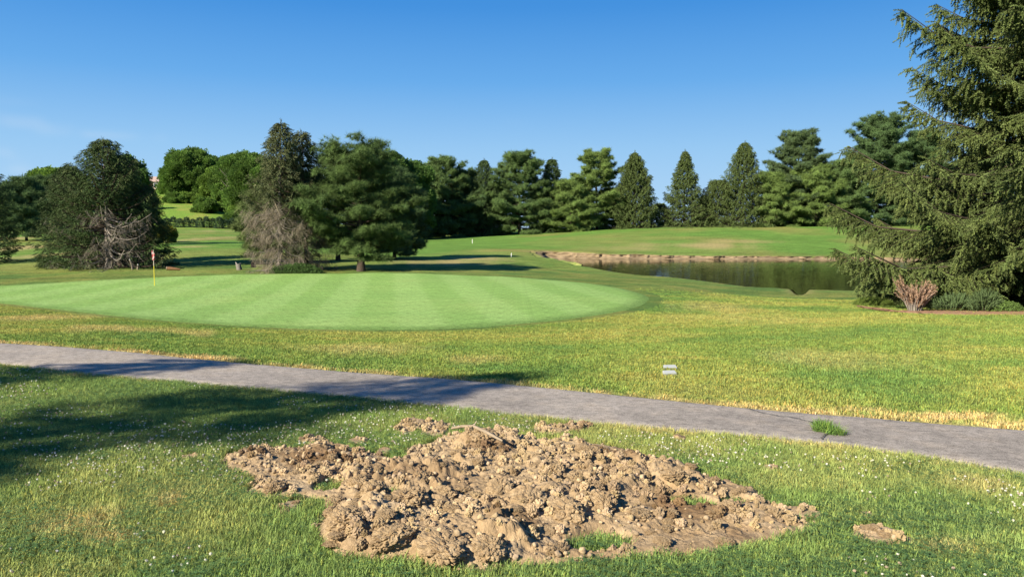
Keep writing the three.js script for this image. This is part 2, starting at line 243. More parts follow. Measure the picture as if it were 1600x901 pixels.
// ------------------------------------------------------------------ ground sheet
{
  const az = []; for (let a = -40; a < 40; a += .17) az.push(a); for (let a = 40; a < 320; a += 2.5) az.push(a);
  const R = [0.3]; while (R[R.length - 1] < 900) { const r = R[R.length - 1]; R.push(r + (r > 96 && r < 112 ? .45 : r > 40 && r < 96 ? Math.min(.5 + (r - 40) * .004, r * .014) : r * .014)); }
  const b = new MB(), n = az.length;
  const centre = b.v(0, groundY(0, 0), 0, C.lawn, 0, 0);
  for (const r of R) for (const a of az) { const q = a * Math.PI / 180, x = Math.sin(q) * r, z = -Math.cos(q) * r; let c = groundCol(x, z); if (r < 12) { const m = dirtMask(x, z); if (m > 0) c = mix3(c, [.2, .14, .08], m); } b.v(x, groundY(x, z) - (pathDist(x, z) > 0 ? .03 : 0), z, c, x / 3.1, -z / 3.1); }
  for (let k = 0; k < n; k++) b.tri(centre, 1 + k, 1 + (k + 1) % n);
  for (let j = 0; j < R.length - 1; j++) for (let k = 0; k < n; k++) { const l = (k + 1) % n, o = 1 + j * n; b.quad(o + k, o + n + k, o + n + l, o + l); }
  structure('ground', b.geo(), M.ground);
}
// putting green: a closely mown sheet with mowing stripes running away from the viewer
{
  const b = new MB(); let cx = 0, cz = 0; for (const [x, z] of GREEN) { cx += x; cz += z; } cx /= GREEN.length; cz /= GREEN.length;
  const A = Math.atan((612 - 800) / F), sx = Math.cos(A), sz = Math.sin(A), n = GREEN.length, K = 60;
  for (let k = 0; k <= K; k++) { const s = k / K; for (const [gx, gz] of GREEN) {
    const x = lerp(cx, gx, s), z = lerp(cz, gz, s), across = x * sx + z * sz, t = across / 3.1, f = t - Math.floor(t), st = sst(0, .08, f) * (1 - sst(.5, .58, f));
    const w = fbm(x * .3, z * .3, 4, 41), q = fbm(x * 2, z * 2, 3, 43);
    let c = mix3([.212, .352, .088], [.282, .425, .128], .15 + .75 * st * (.6 + .4 * w)); c = mix3(c, [.30, .41, .12], clamp((w - .5) * 1.5)); c = c.map(v => v * (.92 + .16 * q));
    const rim = sst(.93, 1, s + (q - .5) * .02); c = mix3(c, C.collar, rim * .8);
    b.v(x, groundY(x, z) + .03 * (1 - sst(.985, 1, s)) - .012 * sst(.99, 1, s), z, c, x / 1.7, -z / 1.7);
  } }
  for (let k = 0; k < K; k++) for (let i = 0; i < n; i++) { const j = (i + 1) % n, o = k * n; b.quad(o + i, o + j, o + n + j, o + n + i); }
  structure('putting_green', b.geo(), M.green);
}
// cart path
{
  const b = new MB(), n = 700, P = smoothLine(PN, n, false), Q = smoothLine(PF, n, false), K = 16;
  for (let i = 0; i <= n; i++) for (let k = 0; k <= K; k++) {
    const wob = (fbm(i * .21, k > K / 2 ? 3 : 9, 3, 55) - .5) * .12, t = k / K + (k === 0 || k === K ? wob : 0), x = lerp(P[i][0], Q[i][0], t), z = lerp(P[i][1], Q[i][1], t);
    const w = fbm(x * .8, z * .8, 4, 51), q = fbm(x * 5, z * 5, 3, 52), e = Math.min(k, K - k);
    let c = [.92, .92, .92].map(v => v * (.70 + .50 * w + .34 * (q - .5))); c = mix3(c, [.95, .88, .77], clamp((q - .55) * 1.5, 0, .4) + clamp((w - .6) * 2, 0, .3));
    b.v(x, groundY(x, z) + .022 - (k === 0 || k === K ? .03 : 0) + .012 * (w - .5), z, c, x / 1.3, z / 1.3);
  }
  for (let i = 0; i < n; i++) for (let k = 0; k < K; k++) { const o = i * (K + 1) + k; b.quad(o, o + K + 1, o + K + 2, o + 1); }
  const way = structure('cart_path', b.geo(), M.asphalt), ck = new MB();
  for (const L of [[[1168, 641], [1200, 650], [1245, 657], [1280, 667], [1292, 676], [1284, 690]]]) {   // hairline cracks filled with dark grit
    const P2 = smoothLine(L.map(p => { const q = hit(...p); return [q.x, q.z]; }), 60, false); let prev = null;
    P2.forEach(([x, z], i) => { const n = P2[Math.min(60, i + 1)], m = P2[Math.max(0, i - 1)], l = Math.hypot(n[0] - m[0], n[1] - m[1]) || 1, w = .005 + .007 * hsh(i, 3, 5), ox = -(n[1] - m[1]) / l * w, oz = (n[0] - m[0]) / l * w, jx = (hsh(i, 1, 8) - .5) * .03, jz = (hsh(i, 2, 8) - .5) * .03, y = groundY(x, z) + .033; const a = ck.v(x + jx - ox, y, z + jz - oz), c = ck.v(x + jx + ox, y, z + jz + oz); if (prev) ck.quad(prev[0], prev[1], c, a); prev = [a, c]; });
  }
  mesh('crack', ck.geo(), std([.10, .09, .075], 1), way);
}
// pond water and its cut soil bank
{
  const big = [...pondNear.map(([x, z]) => [x, z]), ...pondFar];
  let cx = 0, cz = 0; for (const p of big) { cx += p[0]; cz += p[1]; } cx /= big.length; cz /= big.length;
  const s = new THREE.Shape(big.map(([x, z]) => { const l = Math.hypot(x - cx, z - cz), k = (l + .5) / l; return new THREE.Vector2(cx + (x - cx) * k, -(cz + (z - cz) * k)); }));
  const g = new THREE.ShapeGeometry(s); g.rotateX(-Math.PI / 2); g.translate(0, WATER_Y, 0);
  const p = g.attributes.position, uv = []; for (let i = 0; i < p.count; i++) uv.push(p.getX(i) / 6, p.getZ(i) / 6); g.setAttribute('uv', new THREE.Float32BufferAttribute(uv, 2));
  const rip = noiseTex(512, (u, v) => { const q = .5 * tn(u, v, 10, 21) + .3 * tn(u, v, 22, 22) + .2 * tn(u, v, 46, 23); return [q, q, q]; });
  const w = structure('pond_water', g, new THREE.MeshStandardMaterial({ color: new THREE.Color().setRGB(.022, .019, .007), roughness: .03, metalness: 0, bumpMap: rip, bumpScale: .010 }));
  const line = smoothLine([pondNear[3], pondNear[2], pondNear[1], pondNear[0], ...[...pondFar].reverse()], 420, false), b = new MB(), K = 9;
  for (let i = 0; i < line.length; i++) {
    const a = line[Math.max(0, i - 2)], c = line[Math.min(line.length - 1, i + 2)], dx = c[0] - a[0], dz = c[1] - a[1], L = Math.hypot(dx, dz), nx = dz / L, nz = -dx / L; // outward
    const u = i * .22, e = sst(0, 40, i), lump = fbm(u * .55, 1, 4, 63), notch = sst(.6, .75, fbm(u * .9, 5, 3, 64));
    for (let k = 0; k <= K; k++) {
      const t = k / K, prof = [[-.5, -.4], [-.2, -.08], [.1, .10], [.22, .26], [.42, .34], [.62, .55], [.62, .76], [.55, .94], [.95, 1.04], [1.9, 1.0]][k];
      const off = (prof[0] + (lump - .5) * 1.0 * (k > 1 && k < 9 ? 1 : .3) + (vn(u * 2.3, k * .7, 66) - .5) * .28 - notch * (k > 3 && k < 8 ? .5 : 0)) * lerp(.5, 1, e);
      const x = line[i][0] + nx * off, z = line[i][1] + nz * off, top = Math.max(.1, groundY(line[i][0] + nx * 1.9, line[i][1] + nz * 1.9) - WATER_Y);
      const y = WATER_Y + (prof[1] < 0 ? prof[1] : prof[1] * top * (k < K ? .92 + .2 * (vn(u * 1.4, k, 67) - .5) : 1)) ; const yy = k === K ? groundY(x, z) - .05 : y;
      const grass = k >= 8 ? 1 : 0, n = vn(u * 1.7, k * 1.3, 68), cc = mix3(mix3([.26, .20, .125], [.06, .042, .024], n * n), groundCol(x, z), grass * .85);
      b.v(x, yy, z, cc, u / 2, y / 2);
    }
  }
  for (let i = 0; i < line.length - 1; i++) for (let k = 0; k < K; k++) { const o = i * (K + 1) + k; b.quad(o, o + 1, o + K + 2, o + K + 1); }
  structure('pond_bank', b.geo(), M.soil);
}

// ------------------------------------------------------------------ foliage building blocks
function sprigGeo(n, w, len, seed, spread = 1) {   // a twig with needles, along +z, about 1 long
  const b = new MB(), r = rng(seed);
  b.tri(b.v(-.02, 0, 0), b.v(.02, 0, 0), b.v(0, 0, .95));
  for (let i = 0; i < n; i++) { const t = .02 + .93 * i / n, q = i * 2.4 + r(), l = len * (1.1 - .6 * t) * (.7 + .6 * r()), fx = Math.cos(q) * spread, fy = Math.sin(q) * .75; const cx = -Math.sin(q) * w, cy = Math.cos(q) * w; b.tri(b.v(cx, cy, t - w), b.v(-cx, -cy, t + w), b.v(fx * l, fy * l, t + l * (.6 + .5 * r()))); }
  return b.geo(true);
}
function burstGeo(n, w, seed) {   // a pine tuft: needles fanning about +z
  const b = new MB(), r = rng(seed);
  for (let i = 0; i < n; i++) { const q = r() * 6.283, e = Math.pow(r(), .7) * 1.75, l = .55 + .45 * r(), dx = Math.cos(q) * Math.sin(e), dy = Math.sin(q) * Math.sin(e), dz = Math.cos(e), k = r() * 6.28, ox = Math.cos(k) * w, oy = Math.sin(k) * w, s = r() * .35; b.tri(b.v(ox, oy, s), b.v(-ox, -oy, s - .02), b.v(dx * l, dy * l, s + dz * l)); }
  return b.geo(true);
}
function leafClump(n, size, seed) {   // separate leaf faces spread through a ball of radius 1
  const b = new MB(), r = rng(seed), v = new THREE.Vector3(), t = new THREE.Vector3(), u = new THREE.Vector3();
  for (let i = 0; i < n; i++) { const q = r() * 6.283, c = r() * 2 - 1, s = Math.sqrt(1 - c * c), R = .35 + .65 * Math.cbrt(r()); const x = Math.cos(q) * s * R, y = c * R * .8, z = Math.sin(q) * s * R; v.set(r() - .5 + x * .4, r() * .9 + .15, r() - .5 + z * .4).normalize(); t.set(r() - .5, r() - .5, r() - .5).cross(v).normalize(); u.crossVectors(v, t); const a = size * (.6 + .8 * r()), w = a * .62; const p = (f, g) => b.v(x + t.x * f + u.x * g, y + t.y * f + u.y * g - Math.abs(f) * .15, z + t.z * f + u.z * g); b.quad(p(-a, 0), p(-.1 * a, w), p(a, 0), p(-.1 * a, -w)); }
  return b.geo(true);
}
const G = {
  spruceN: sprigGeo(16, .05, .20, 1), spruceM: sprigGeo(12, .045, .24, 2), spruceF: sprigGeo(8, .075, .30, 3),
  dead: (() => { const b = new MB(), r = rng(9); b.tri(b.v(-.012, 0, 0), b.v(.012, 0, 0), b.v(0, 0, 1)); for (let i = 0; i < 9; i++) { const t = .1 + .8 * i / 9, q = r() * 6.28, l = .2 + .25 * r(); b.tri(b.v(-.008, 0, t), b.v(.008, .004, t + .01), b.v(Math.cos(q) * l, Math.sin(q) * l, t + l * .8)); } return b.geo(true); })(),
  pineM: burstGeo(34, .024, 4), pineF: burstGeo(22, .045, 5),
  leafM: leafClump(26, .20, 6), leafF: leafClump(18, .28, 7),
};
const _m = new THREE.Matrix4(), _q = new THREE.Quaternion(), _z = new THREE.Vector3(0, 0, 1), _d = new THREE.Vector3(), _r = new THREE.Quaternion(), _p = new THREE.Vector3(), _s = new THREE.Vector3();
class Cloud {
  constructor() { this.m = []; this.c = []; }
  put(x, y, z, dx, dy, dz, s, roll, col, sy) { _d.set(dx, dy, dz).normalize(); _q.setFromUnitVectors(_z, _d); _r.setFromAxisAngle(_z, roll); _q.multiply(_r); _p.set(x, y, z); _s.set(s, s, sy ?? s); _m.compose(_p, _q, _s); this.m.push(_m.toArray()); this.c.push(col); }
  build(name, geo, mat, parent) { const n = this.m.length, im = new THREE.InstancedMesh(geo, mat, n), c = new THREE.Color(); for (let i = 0; i < n; i++) { im.instanceMatrix.array.set(this.m[i], i * 16); im.setColorAt(i, c.setRGB(...this.c[i])); } im.name = parent === scene ? numbered(name) : name; im.userData.kind = 'stuff'; add(im, parent); COUNT.n += n; return im; }
}
const COUNT = { n: 0 };
const vary = (c, r, a = .25) => { const k = 1 - a + 2 * a * r(); return [c[0] * k, c[1] * k, c[2] * k * (.9 + .2 * r())]; };

// conifer with whorls of drooping limbs. o: h, r, seed, lod, col, start, pow, step, per, hang, dens, deadTo (fraction of the height under which the limbs are bare), lean
function spruce(g, o) {
  const r = rng(o.seed), h = o.h, wood = new MB(), dead = new MB(), fol = new Cloud(), brown = new Cloud();
  const start = o.start ?? .04, step = o.step ?? .42, per = o.per ?? 6, hang = o.hang ?? .5, size = o.size ?? .45, dens = o.dens ?? 7, lx = o.lean?.[0] ?? 0, lz = o.lean?.[1] ?? 0;
  const trunkAt = t => [lx * t * t * h, t * h, lz * t * t * h], r0 = o.trunk ?? h * .016;
  const tp = [], tr = []; for (let k = 0; k <= 14; k++) { const t = k / 14; tp.push(trunkAt(t)); tr.push(r0 * (1 - t) * (k === 0 ? 1.35 : 1) + .008); }
  const trunkB = new MB(); trunkB.tube(tp, tr, 9); mesh('trunk', trunkB.geo(), o.trunkMat ?? M.bark, g);
  for (let y = start * h; y < h * .985; y += step * (.75 + .5 * r()) * (1 - .45 * y / h)) {
    const t = y / h, R = o.r * Math.pow(1 - t, o.pow ?? .8) * (o.shape ? o.shape(t) : 1), n = Math.round(per * (.7 + .6 * r())), a0 = r() * 6.28;
    for (let k = 0; k < n; k++) {
      const a = a0 + k / n * 6.28 + (r() - .5) * .7, gap = o.gap && r() < o.gap ? .45 : 1, L = Math.max(.18, R * (.68 + .45 * r()) * gap * (o.fine ? lerp(.58, 1, sst(.02, .13, t)) : 1)), ca = Math.cos(a), sa = Math.sin(a), [bx, by, bz] = trunkAt(t);
      if (o.half && ca > .75) continue;
      const e0 = lerp(-.12, .75, Math.pow(t, 1.4)) + (r() - .5) * .25, dr = (o.droop ?? .32) * (1 - t * .7), up = .22;
      const P = s => [bx + ca * L * s, Math.max(.12 + .1 * s, by + L * (e0 * s - dr * s * (1.6 - s) + up * s * s * s)), bz + sa * L * s];
      const open = o.open && t < o.open[2] && ca * o.open[0] + sa * o.open[1] > .8, isDead = open || t < (o.deadTo ?? 0) && r() < (o.deadShare ?? .8) || (o.deadAny && r() < o.deadAny);
      const pts = [], rad = []; for (let q = 0; q <= 4; q++) { pts.push(P(q / 4)); rad.push(Math.max(.005, (.011 * L + .008) * (1 - .85 * q / 4)) * (o.limb ?? 1)); }
      (isDead ? dead : wood).tube(pts, rad, 4);
      if (o.fine && !isDead) {   // side branchlets, each hung with needle-clad twigs
        for (let q = 0, nm = Math.ceil(L / .045); q < nm; q++) { const s = .1 + .9 * (q + r()) / nm, [x, yy, z] = P(s), w = (r() - .5) * 1.6; fol.put(x, yy + .02, z, ca - sa * w, -.25 + (r() - .5) * .7 + (s > .93 ? .2 : 0), sa + ca * w, size * (.6 + .4 * r()), r() * 6.28, vary(mix3(o.col, o.tip ?? o.col, r() * .6), r, .25)); }
        const ns = Math.ceil(L * (1 - .1) / .16) + 2;
        for (let q = 0; q < ns; q++) {
          const s = .14 + .86 * (q + r()) / ns, [x, yy, z] = P(Math.min(1, s)), side = q % 2 ? 1 : -1, l2 = (.34 * L * Math.pow(1.06 - s, .8) + .3) * (.6 + .6 * r()), fx = ca * .55 - sa * side * .85, fz = sa * .55 + ca * side * .85, ns2 = Math.ceil(l2 / .058);
          const tx = x + fx * l2, ty = Math.max(.05, yy - l2 * (.22 + .2 * r())), tz = z + fz * l2; wood.tube([[x, yy, z], [tx, ty, tz]], [.011, .004], 3);
          for (let w = 0; w < ns2; w++) { const t2 = (w + r()) / ns2, dn = r() < .62, X = lerp(x, tx, t2), Y = lerp(yy, ty, t2) - l2 * .08 * t2 * t2, Z = lerp(z, tz, t2), cc = vary(mix3(o.col, o.tip ?? o.col, r() * (dn ? .8 : .5)), r, .3);
            if (dn) fol.put(X, Y, Z, fx * .25 + (r() - .5) * .5, -1, fz * .25 + (r() - .5) * .5, size * (.5 + .8 * r() * r()), r() * 6.28, cc); else fol.put(X, Y, Z, fx * .6 + (r() - .5) * 1.2, -.15 - .35 * r(), fz * .6 + (r() - .5) * 1.2, size * (.55 + .5 * r()), r() * 6.28, cc); }
        }
        continue;
      }
      const m = Math.ceil(L * dens * (open ? .7 : isDead ? (o.deadDens ?? 1.0) : 1)) + 2;
      for (let q = 0; q < m; q++) {
        const s = .12 + .88 * Math.sqrt((q + r()) / m), [x, yy, z] = P(s), side = r() < .5 ? -1 : 1, lat = (.36 * L * (1.08 - s) + .10) * Math.pow(r(), .7) * side, fx = -sa * side, fz = ca * side;
        const out = .35 + .5 * s, sx = x + -sa * lat + ca * Math.abs(lat) * .35, sz = z + ca * lat + sa * Math.abs(lat) * .35, sy = yy - Math.abs(lat) * (.12 + hang * .35) + (r() - .5) * .05;
        const hg = hang * (.5 + 1.3 * r()), sc = size * (.65 + .6 * r()) * (s > .9 ? .85 : 1);
        if (isDead) brown.put(sx, sy, sz, ca * .5 + fx * .6, -.6 - r() * .7, sa * .5 + fz * .6, sc * 1.3, r() * 6.28, vary(o.brown ?? [.19, .15, .115], r, .35));
        else { const tip = s > .82 || Math.abs(lat) > .25 * L ? 1 : 0; fol.put(sx, sy, sz, ca * out + fx * .75, -hg + .08, sa * out + fz * .75, sc, r() * 6.28, vary(mix3(o.col, o.tip ?? o.col, tip * .6 * r()), r, .3)); }
      }
    }
  }
  for (let k = 0; k < 14; k++) { const [x, y, z] = trunkAt(1 - .006 * k); fol.put(x, y, z, r() - .5, .5 + r(), r() - .5, size * .6, r() * 6, vary(o.col, r, .2)); }
  if (wood.p.length) mesh('branches', wood.geo(), M.bark, g).userData.kind = 'stuff';
  if (dead.p.length) { mesh('dead_branches', dead.geo(), M.twigDead, g).userData.kind = 'stuff'; brown.build('dead_twigs', G.dead, M.spruce, g); }
  fol.build('crown', o.lod === 0 ? G.spruceN : o.lod === 1 ? G.spruceM : G.spruceF, M.spruce, g);
}
// white pine: fewer limbs that carry flat plumes of long needles
function pine(g, o) {
  const r = rng(o.seed), h = o.h, wood = new MB(), fol = new Cloud(), size = o.size ?? .5, start = o.start ?? .12, r0 = o.trunk ?? h * .02;
  const bend = (r() - .5) * .06, trunkAt = t => [Math.sin(t * 3) * bend * h * .4, t * h, Math.cos(t * 2.3) * bend * h * .3 - bend * h * .3];
  const tb = new MB(), tp = [], tr = []; for (let k = 0; k <= 12; k++) { const t = k / 12; tp.push(trunkAt(t)); tr.push(r0 * Math.pow(1 - t, .8) * (k === 0 ? 1.25 : 1) + .012); } tb.tube(tp, tr, 9); mesh('trunk', tb.geo(), o.trunkMat ?? M.bark, g);
  const limbs = Math.round(h * (o.limbs ?? 5.5));
  for (let i = 0; i < limbs; i++) {
    const t = start + (1 - start) * Math.pow((i + r() * .8) / limbs, .92) * .985, R = o.r * (o.shape ? o.shape(t) : Math.pow(Math.max(0, 1 - t), .55) * (.75 + .5 * sst(0, .35, t)));
    const L = Math.max(.3, R * (.5 + .6 * r())), a = i * 2.4 + r() * .8, ca = Math.cos(a), sa = Math.sin(a), [bx, by, bz] = trunkAt(t), e0 = lerp(-.02, .9, t * t) + (r() - .5) * .3;
    const P = s => [bx + ca * L * s, by + L * (e0 * s - (o.droop ?? .18) * s * (1 - t) * (1.5 - s) + .14 * s * s), bz + sa * L * s];
    const pts = [], rad = []; for (let q = 0; q <= 4; q++) { pts.push(P(q / 4)); rad.push((.014 * L + .012) * (1 - .85 * q / 4)); } wood.tube(pts, rad, 4);
    const plumes = Math.ceil(L * (o.plumes ?? 2.2)) + 2;
    for (let k = 0; k < plumes; k++) {
      const s = .28 + .72 * Math.pow((k + r()) / plumes, .75), [x, y, z] = P(s), lat = (r() - .5) * 2 * (.42 * L * (1.15 - s) + .2), cx = x - sa * lat + ca * Math.abs(lat) * .3, cz = z + ca * lat + sa * Math.abs(lat) * .3, cy = y - Math.abs(lat) * .05 + .12 * r();
      const pr = (o.pad ?? .55) * (.6 + .6 * r()), m = Math.ceil((o.dens ?? 12) * (.7 + .6 * r())), shade = .75 + .5 * r();
      if (Math.abs(lat) > .4) wood.tube([[x, y, z], [cx, cy - .05, cz]], [.012, .006], 3);
      for (let q = 0; q < m; q++) { const u = r() * 6.28, v = Math.sqrt(r()) * pr, X = cx + Math.cos(u) * v, Z = cz + Math.sin(u) * v, Y = cy + (r() - .5) * pr * .55; fol.put(X, Y, Z, ca * .5 + Math.cos(u) * .9, .35 + r() * .7, sa * .5 + Math.sin(u) * .9, size * (.6 + .6 * r()), r() * 6.28, vary(o.col, r, .22).map(c => c * shade)); }
    }
  }
  mesh('branches', wood.geo(), M.bark, g).userData.kind = 'stuff';
  fol.build('crown', o.lod < 2 ? G.pineM : G.pineF, M.pine, g);
}
// broad-leaved tree or bush
function broad(g, o) {
  const r = rng(o.seed), h = o.h, wood = new MB(), fol = new Cloud(), R = o.r, c0 = o.start ?? .25, size = o.size ?? .7, lobes = o.lobes ?? 30;
  wood.tube([[0, -.1, 0], [h * .01, h * .2, 0], [-h * .01, h * .45, h * .01], [0, h * .75, 0]], [h * .024, h * .018, h * .013, h * .004], 8);
  mesh('trunk', wood.geo(), M.bark, g); const limb = new MB();
  for (let k = 0; k < lobes; k++) {
    const v = Math.pow((k + .5) / lobes, .8), t = c0 + (1 - c0) * (.08 + .86 * v), prof = Math.sqrt(Math.max(.02, 1 - Math.pow((v - .38) / .66, 2))), a = k * 2.4 + r(), q = R * prof * (.3 + .72 * Math.sqrt(r())), lr = R * (.13 + .24 * r() * r() + .06 * r()) * (o.lobe ?? 1) * 1.12;
    const x = Math.cos(a) * q, z = Math.sin(a) * q, y = (t + (r() - .5) * .07) * h - lr * .3, shade = .82 + .36 * r();
    limb.tube([[0, Math.max(.2 * h, y - q * .8), 0], [x * .5, y - q * .25, z * .5], [x, y, z]], [h * .007, h * .005, h * .002], 4);
    const m = Math.ceil((o.dens ?? 40) * lr * lr / (size * size) * .9) + 5;
    for (let i = 0; i < m; i++) { const u = r() * 6.283, c = r() * 1.7 - .7, s = Math.sqrt(Math.max(0, 1 - c * c)), rr = lr * (.5 + .55 * Math.sqrt(r()) + .35 * Math.pow(r(), 4)) * (.75 + .5 * vn(u * 2, c * 3 + k, o.seed)); fol.put(x + Math.cos(u) * s * rr, y + c * rr * .85, z + Math.sin(u) * s * rr, Math.cos(u) * s, c + .3, Math.sin(u) * s, size * (.55 + .5 * r()), r() * 6.28, vary(o.col, r, .2).map(w => w * shade)); }
  }
  mesh('branches', limb.geo(), M.bark, g).userData.kind = 'stuff';
  fol.build('crown', o.lod < 2 ? G.leafM : G.leafF, M.leaf, g);
}
// plants a tree so that its top stands as high as the given picture row at its distance
function tree(kind, name, px, D, top, o, label, group) {
  const [x, z] = spot(px, D), y = groundY(x, z), g = base(name, x, y - .06, z);
  const h = o.h ?? at(px, top, D).y - y;
  kind(g, { lod: D > 100 ? 2 : D > 40 ? 1 : 0, seed: Math.round(px * 7 + D * 13 + top), ...o, h });
  return tag(g, label, name === 'shrub' || name === 'bush' ? 'shrub' : 'tree', group);
}
// ------------------------------------------------------------------ trees
const SP = [.078, .106, .034], SPT = [.135, .16, .05], SPD = [.060, .092, .034], PI = [.10, .155, .05], PIB = [.135, .195, .052], PID = [.080, .130, .048], BR = [.11, .19, .036], BRB = [.15, .24, .042], BRD = [.082, .15, .034];
// the large spruce beside the pond
{
  const g = tree(spruce, 'spruce_tree', 1622, 29, -420, { r: 8.8, step: .86, per: 8, hang: .85, size: .46, fine: true, droop: .42, start: .035, pow: .92, col: SP, tip: SPT, trunk: .34, gap: .3, seed: 4 }, 'huge spruce with drooping green boughs spreading over the pond bank');
}
// group at the edge of the green, with bare grey limbs
tree(spruce, 'spruce_tree', 168, 60, 216, { r: 5.2, step: .27, per: 7, hang: .5, size: .5, dens: 10, col: SPD, tip: [.11, .12, .05], deadTo: .36, deadShare: .18, deadDens: 1.0, brown: [.20, .17, .135], trunkMat: M.barkGrey, trunk: .25, open: [.62, .78, .44], pow: .68, shape: t => 1.08 - .3 * sst(.6, .98, t), gap: .28, limb: 1.3 }, 'tall spruce with a bare pale trunk and dead grey lower limbs, behind the flagstick');
tree(spruce, 'spruce_tree', 112, 63, 258, { r: 3.4, step: .27, per: 7, hang: .5, size: .5, dens: 10, col: SPD, tip: [.09, .10, .05], pow: .65, start: .02, gap: .2 }, 'dense dark spruce touching the bare-trunked spruce on its sunny side');
tree(spruce, 'spruce_tree', 226, 63, 292, { r: 2.5, step: .27, per: 7, hang: .5, size: .5, dens: 10, col: SPD, pow: .5, start: .02, gap: .2 }, 'short blackish spruce on the shady side of the bare-trunked spruce');
tree(spruce, 'spruce_tree', 190, 66, 242, { r: 2.7, step: .28, per: 6, hang: .5, size: .5, dens: 9, col: SPD, pow: .55, start: .02 }, 'dark spruce standing right behind the bare-trunked spruce');
tree(spruce, 'spruce_tree', -22, 70, 268, { r: 3.4, step: .3, per: 6, hang: .4, size: .5, dens: 9, col: SPD, pow: .45, start: .05 }, 'dark spruce with ragged low boughs, cut off by the edge of the photograph');
tree(pine, 'pine_tree', 42, 118, 286, { r: 4.6, col: PID, dens: 14, size: .75, limbs: 5, start: .1, pad: .8, plumes: 2 }, 'low pine with spreading bottom boughs on the dry fairway');
tree(pine, 'pine_tree', 72, 150, 282, { r: 5.5, col: PID, dens: 14, size: .85, limbs: 5, start: .05, pad: .9 }, 'dark pine just behind the low spreading pine on the fairway');
tree(broad, 'maple_tree', 92, 175, 262, { r: 7, col: BRB, dens: 42, size: 1.0, start: .08 }, 'bright green maple rising behind the dark spruce and the pines');
tree(broad, 'maple_tree', 60, 205, 284, { r: 8, col: BRB, dens: 40, size: 1.1, start: .05 }, 'light green broad tree beyond the fairway pines');
tree(broad, 'maple_tree', 20, 190, 290, { r: 7, col: BRD, dens: 40, size: 1.0, start: .05 }, 'dark rounded broad tree behind the ragged edge spruce');
tree(broad, 'maple_tree', 206, 95, 238, { r: 2.5, col: BRD, dens: 46, size: .7, start: .1 }, 'rounded dark maple top just behind the bare-trunked spruce');
for (const [px, D, top] of [[-70, 185, 280], [-150, 190, 272], [-240, 180, 285], [-120, 150, 300]]) tree(broad, 'maple_tree', px, D, top, { r: 7, col: BRD, dens: 30, size: 1.2, start: .05 }, 'broad tree beyond the fairway, past the ragged edge spruce', 'trees past the picture edge');
// hillside wood
const hill = 'broad-leaved trees on the hillside';
for (const [px, D, top, r, col, label] of [
  [282, 268, 252, 4.2, BRD, 'small rounded tree beside the far pale house'],
  [303, 248, 238, 8.6, BR, 'broadest full-crowned maple on the hillside above the meadow'],
  [326, 258, 247, 8, BRD, 'dark maple crown tucked behind the broadest hillside maple'],
  [350, 242, 262, 6, BRB, 'yellow-green tree next to the bare grey snag on the hillside'],
  [386, 232, 239, 9, BR, 'tall maple behind the ragged brown spruce, nearest the meadow'],
  [318, 262, 250, 7.5, BR, 'maple in the second rank behind the broadest hillside maple'],
  [340, 258, 256, 7, BRD, 'dark maple filling the gap between the broadest maple and the yellow-green tree'],
  [364, 256, 254, 7.5, BR, 'maple right behind the bare grey snag'],
  [288, 262, 262, 6, BRD, 'low dark maple under the flank of the broadest hillside maple'],
  [415, 205, 250, 9, BR, 'maple largely hidden behind the ragged brown spruce'],
  [440, 215, 262, 9, BRD, 'dark maple seen through the ragged spruce'],
  [600, 175, 243, 7, BRD, 'dark round maple showing over the top of the trunk-bearing pine'],
  [640, 180, 250, 6, BRD, 'small dark maple crown between the trunk-bearing pine and the tree row'],
]) tree(broad, 'maple_tree', px, D, top, { r, col, dens: 42, size: .85, start: .1, lobes: 84, lobe: .9 }, label, hill);
for (const [px, D, top, r, col, label] of [
  [232, 215, 304, 2.6, BR, 'round green bush at the top of the sloping lane beside the dark spruce'],
  [277, 236, 302, 3.2, BR, 'leafy bush at the wood edge below the broadest hillside maple'],
  [298, 238, 303, 3.6, BRB, 'light leafy bush in the middle of the wood edge above the meadow'],
  [324, 212, 309, 3.2, BR, 'round bush standing out into the meadow grass'],
  [345, 228, 306, 3.6, BRB, 'bright bush beside the round one in the meadow'],
  [368, 220, 312, 4, BR, 'leafy bush at the foot of the bare grey snag'],
  [388, 200, 318, 4.2, BRB, 'bright bush at the end of the young conifer row'],
  [365, 186, 332, 3, BR, 'low leafy bush just over the young conifer row'],
  [412, 190, 322, 4.5, BR, 'leafy thicket bush seen beside the ragged brown spruce'],
]) tree(broad, 'bush', px, D, top, { r, col, dens: 40, size: .6, start: .02, lobes: 22 }, label, 'bushes along the wood edge');
{ // bare snag
  const [x, z] = spot(361, 205), y = groundY(x, z), g = base('dead_tree', x, y, z), b = new MB(), r = rng(77), h = at(361, 272, 205).y - y, t = new MB();
  t.tube([[0, 0, 0], [.2, h * .5, 0], [0, h, 0]], [.22, .14, .03], 7); mesh('trunk', t.geo(), M.barkGrey, g);
  for (let k = 0; k < 26; k++) { const yy = h * (.3 + .65 * k / 26), a = r() * 6.28, L = 1 + 2 * r(); b.tube([[0, yy, 0], [Math.cos(a) * L * .5, yy + L * .5, Math.sin(a) * L * .5], [Math.cos(a) * L, yy + L * 1.1, Math.sin(a) * L]], [.07, .05, .02], 4); }
  mesh('branches', b.geo(), M.barkGrey, g).userData.kind = 'stuff'; tag(g, 'bare grey dead tree standing among the hillside maples', 'tree');
}
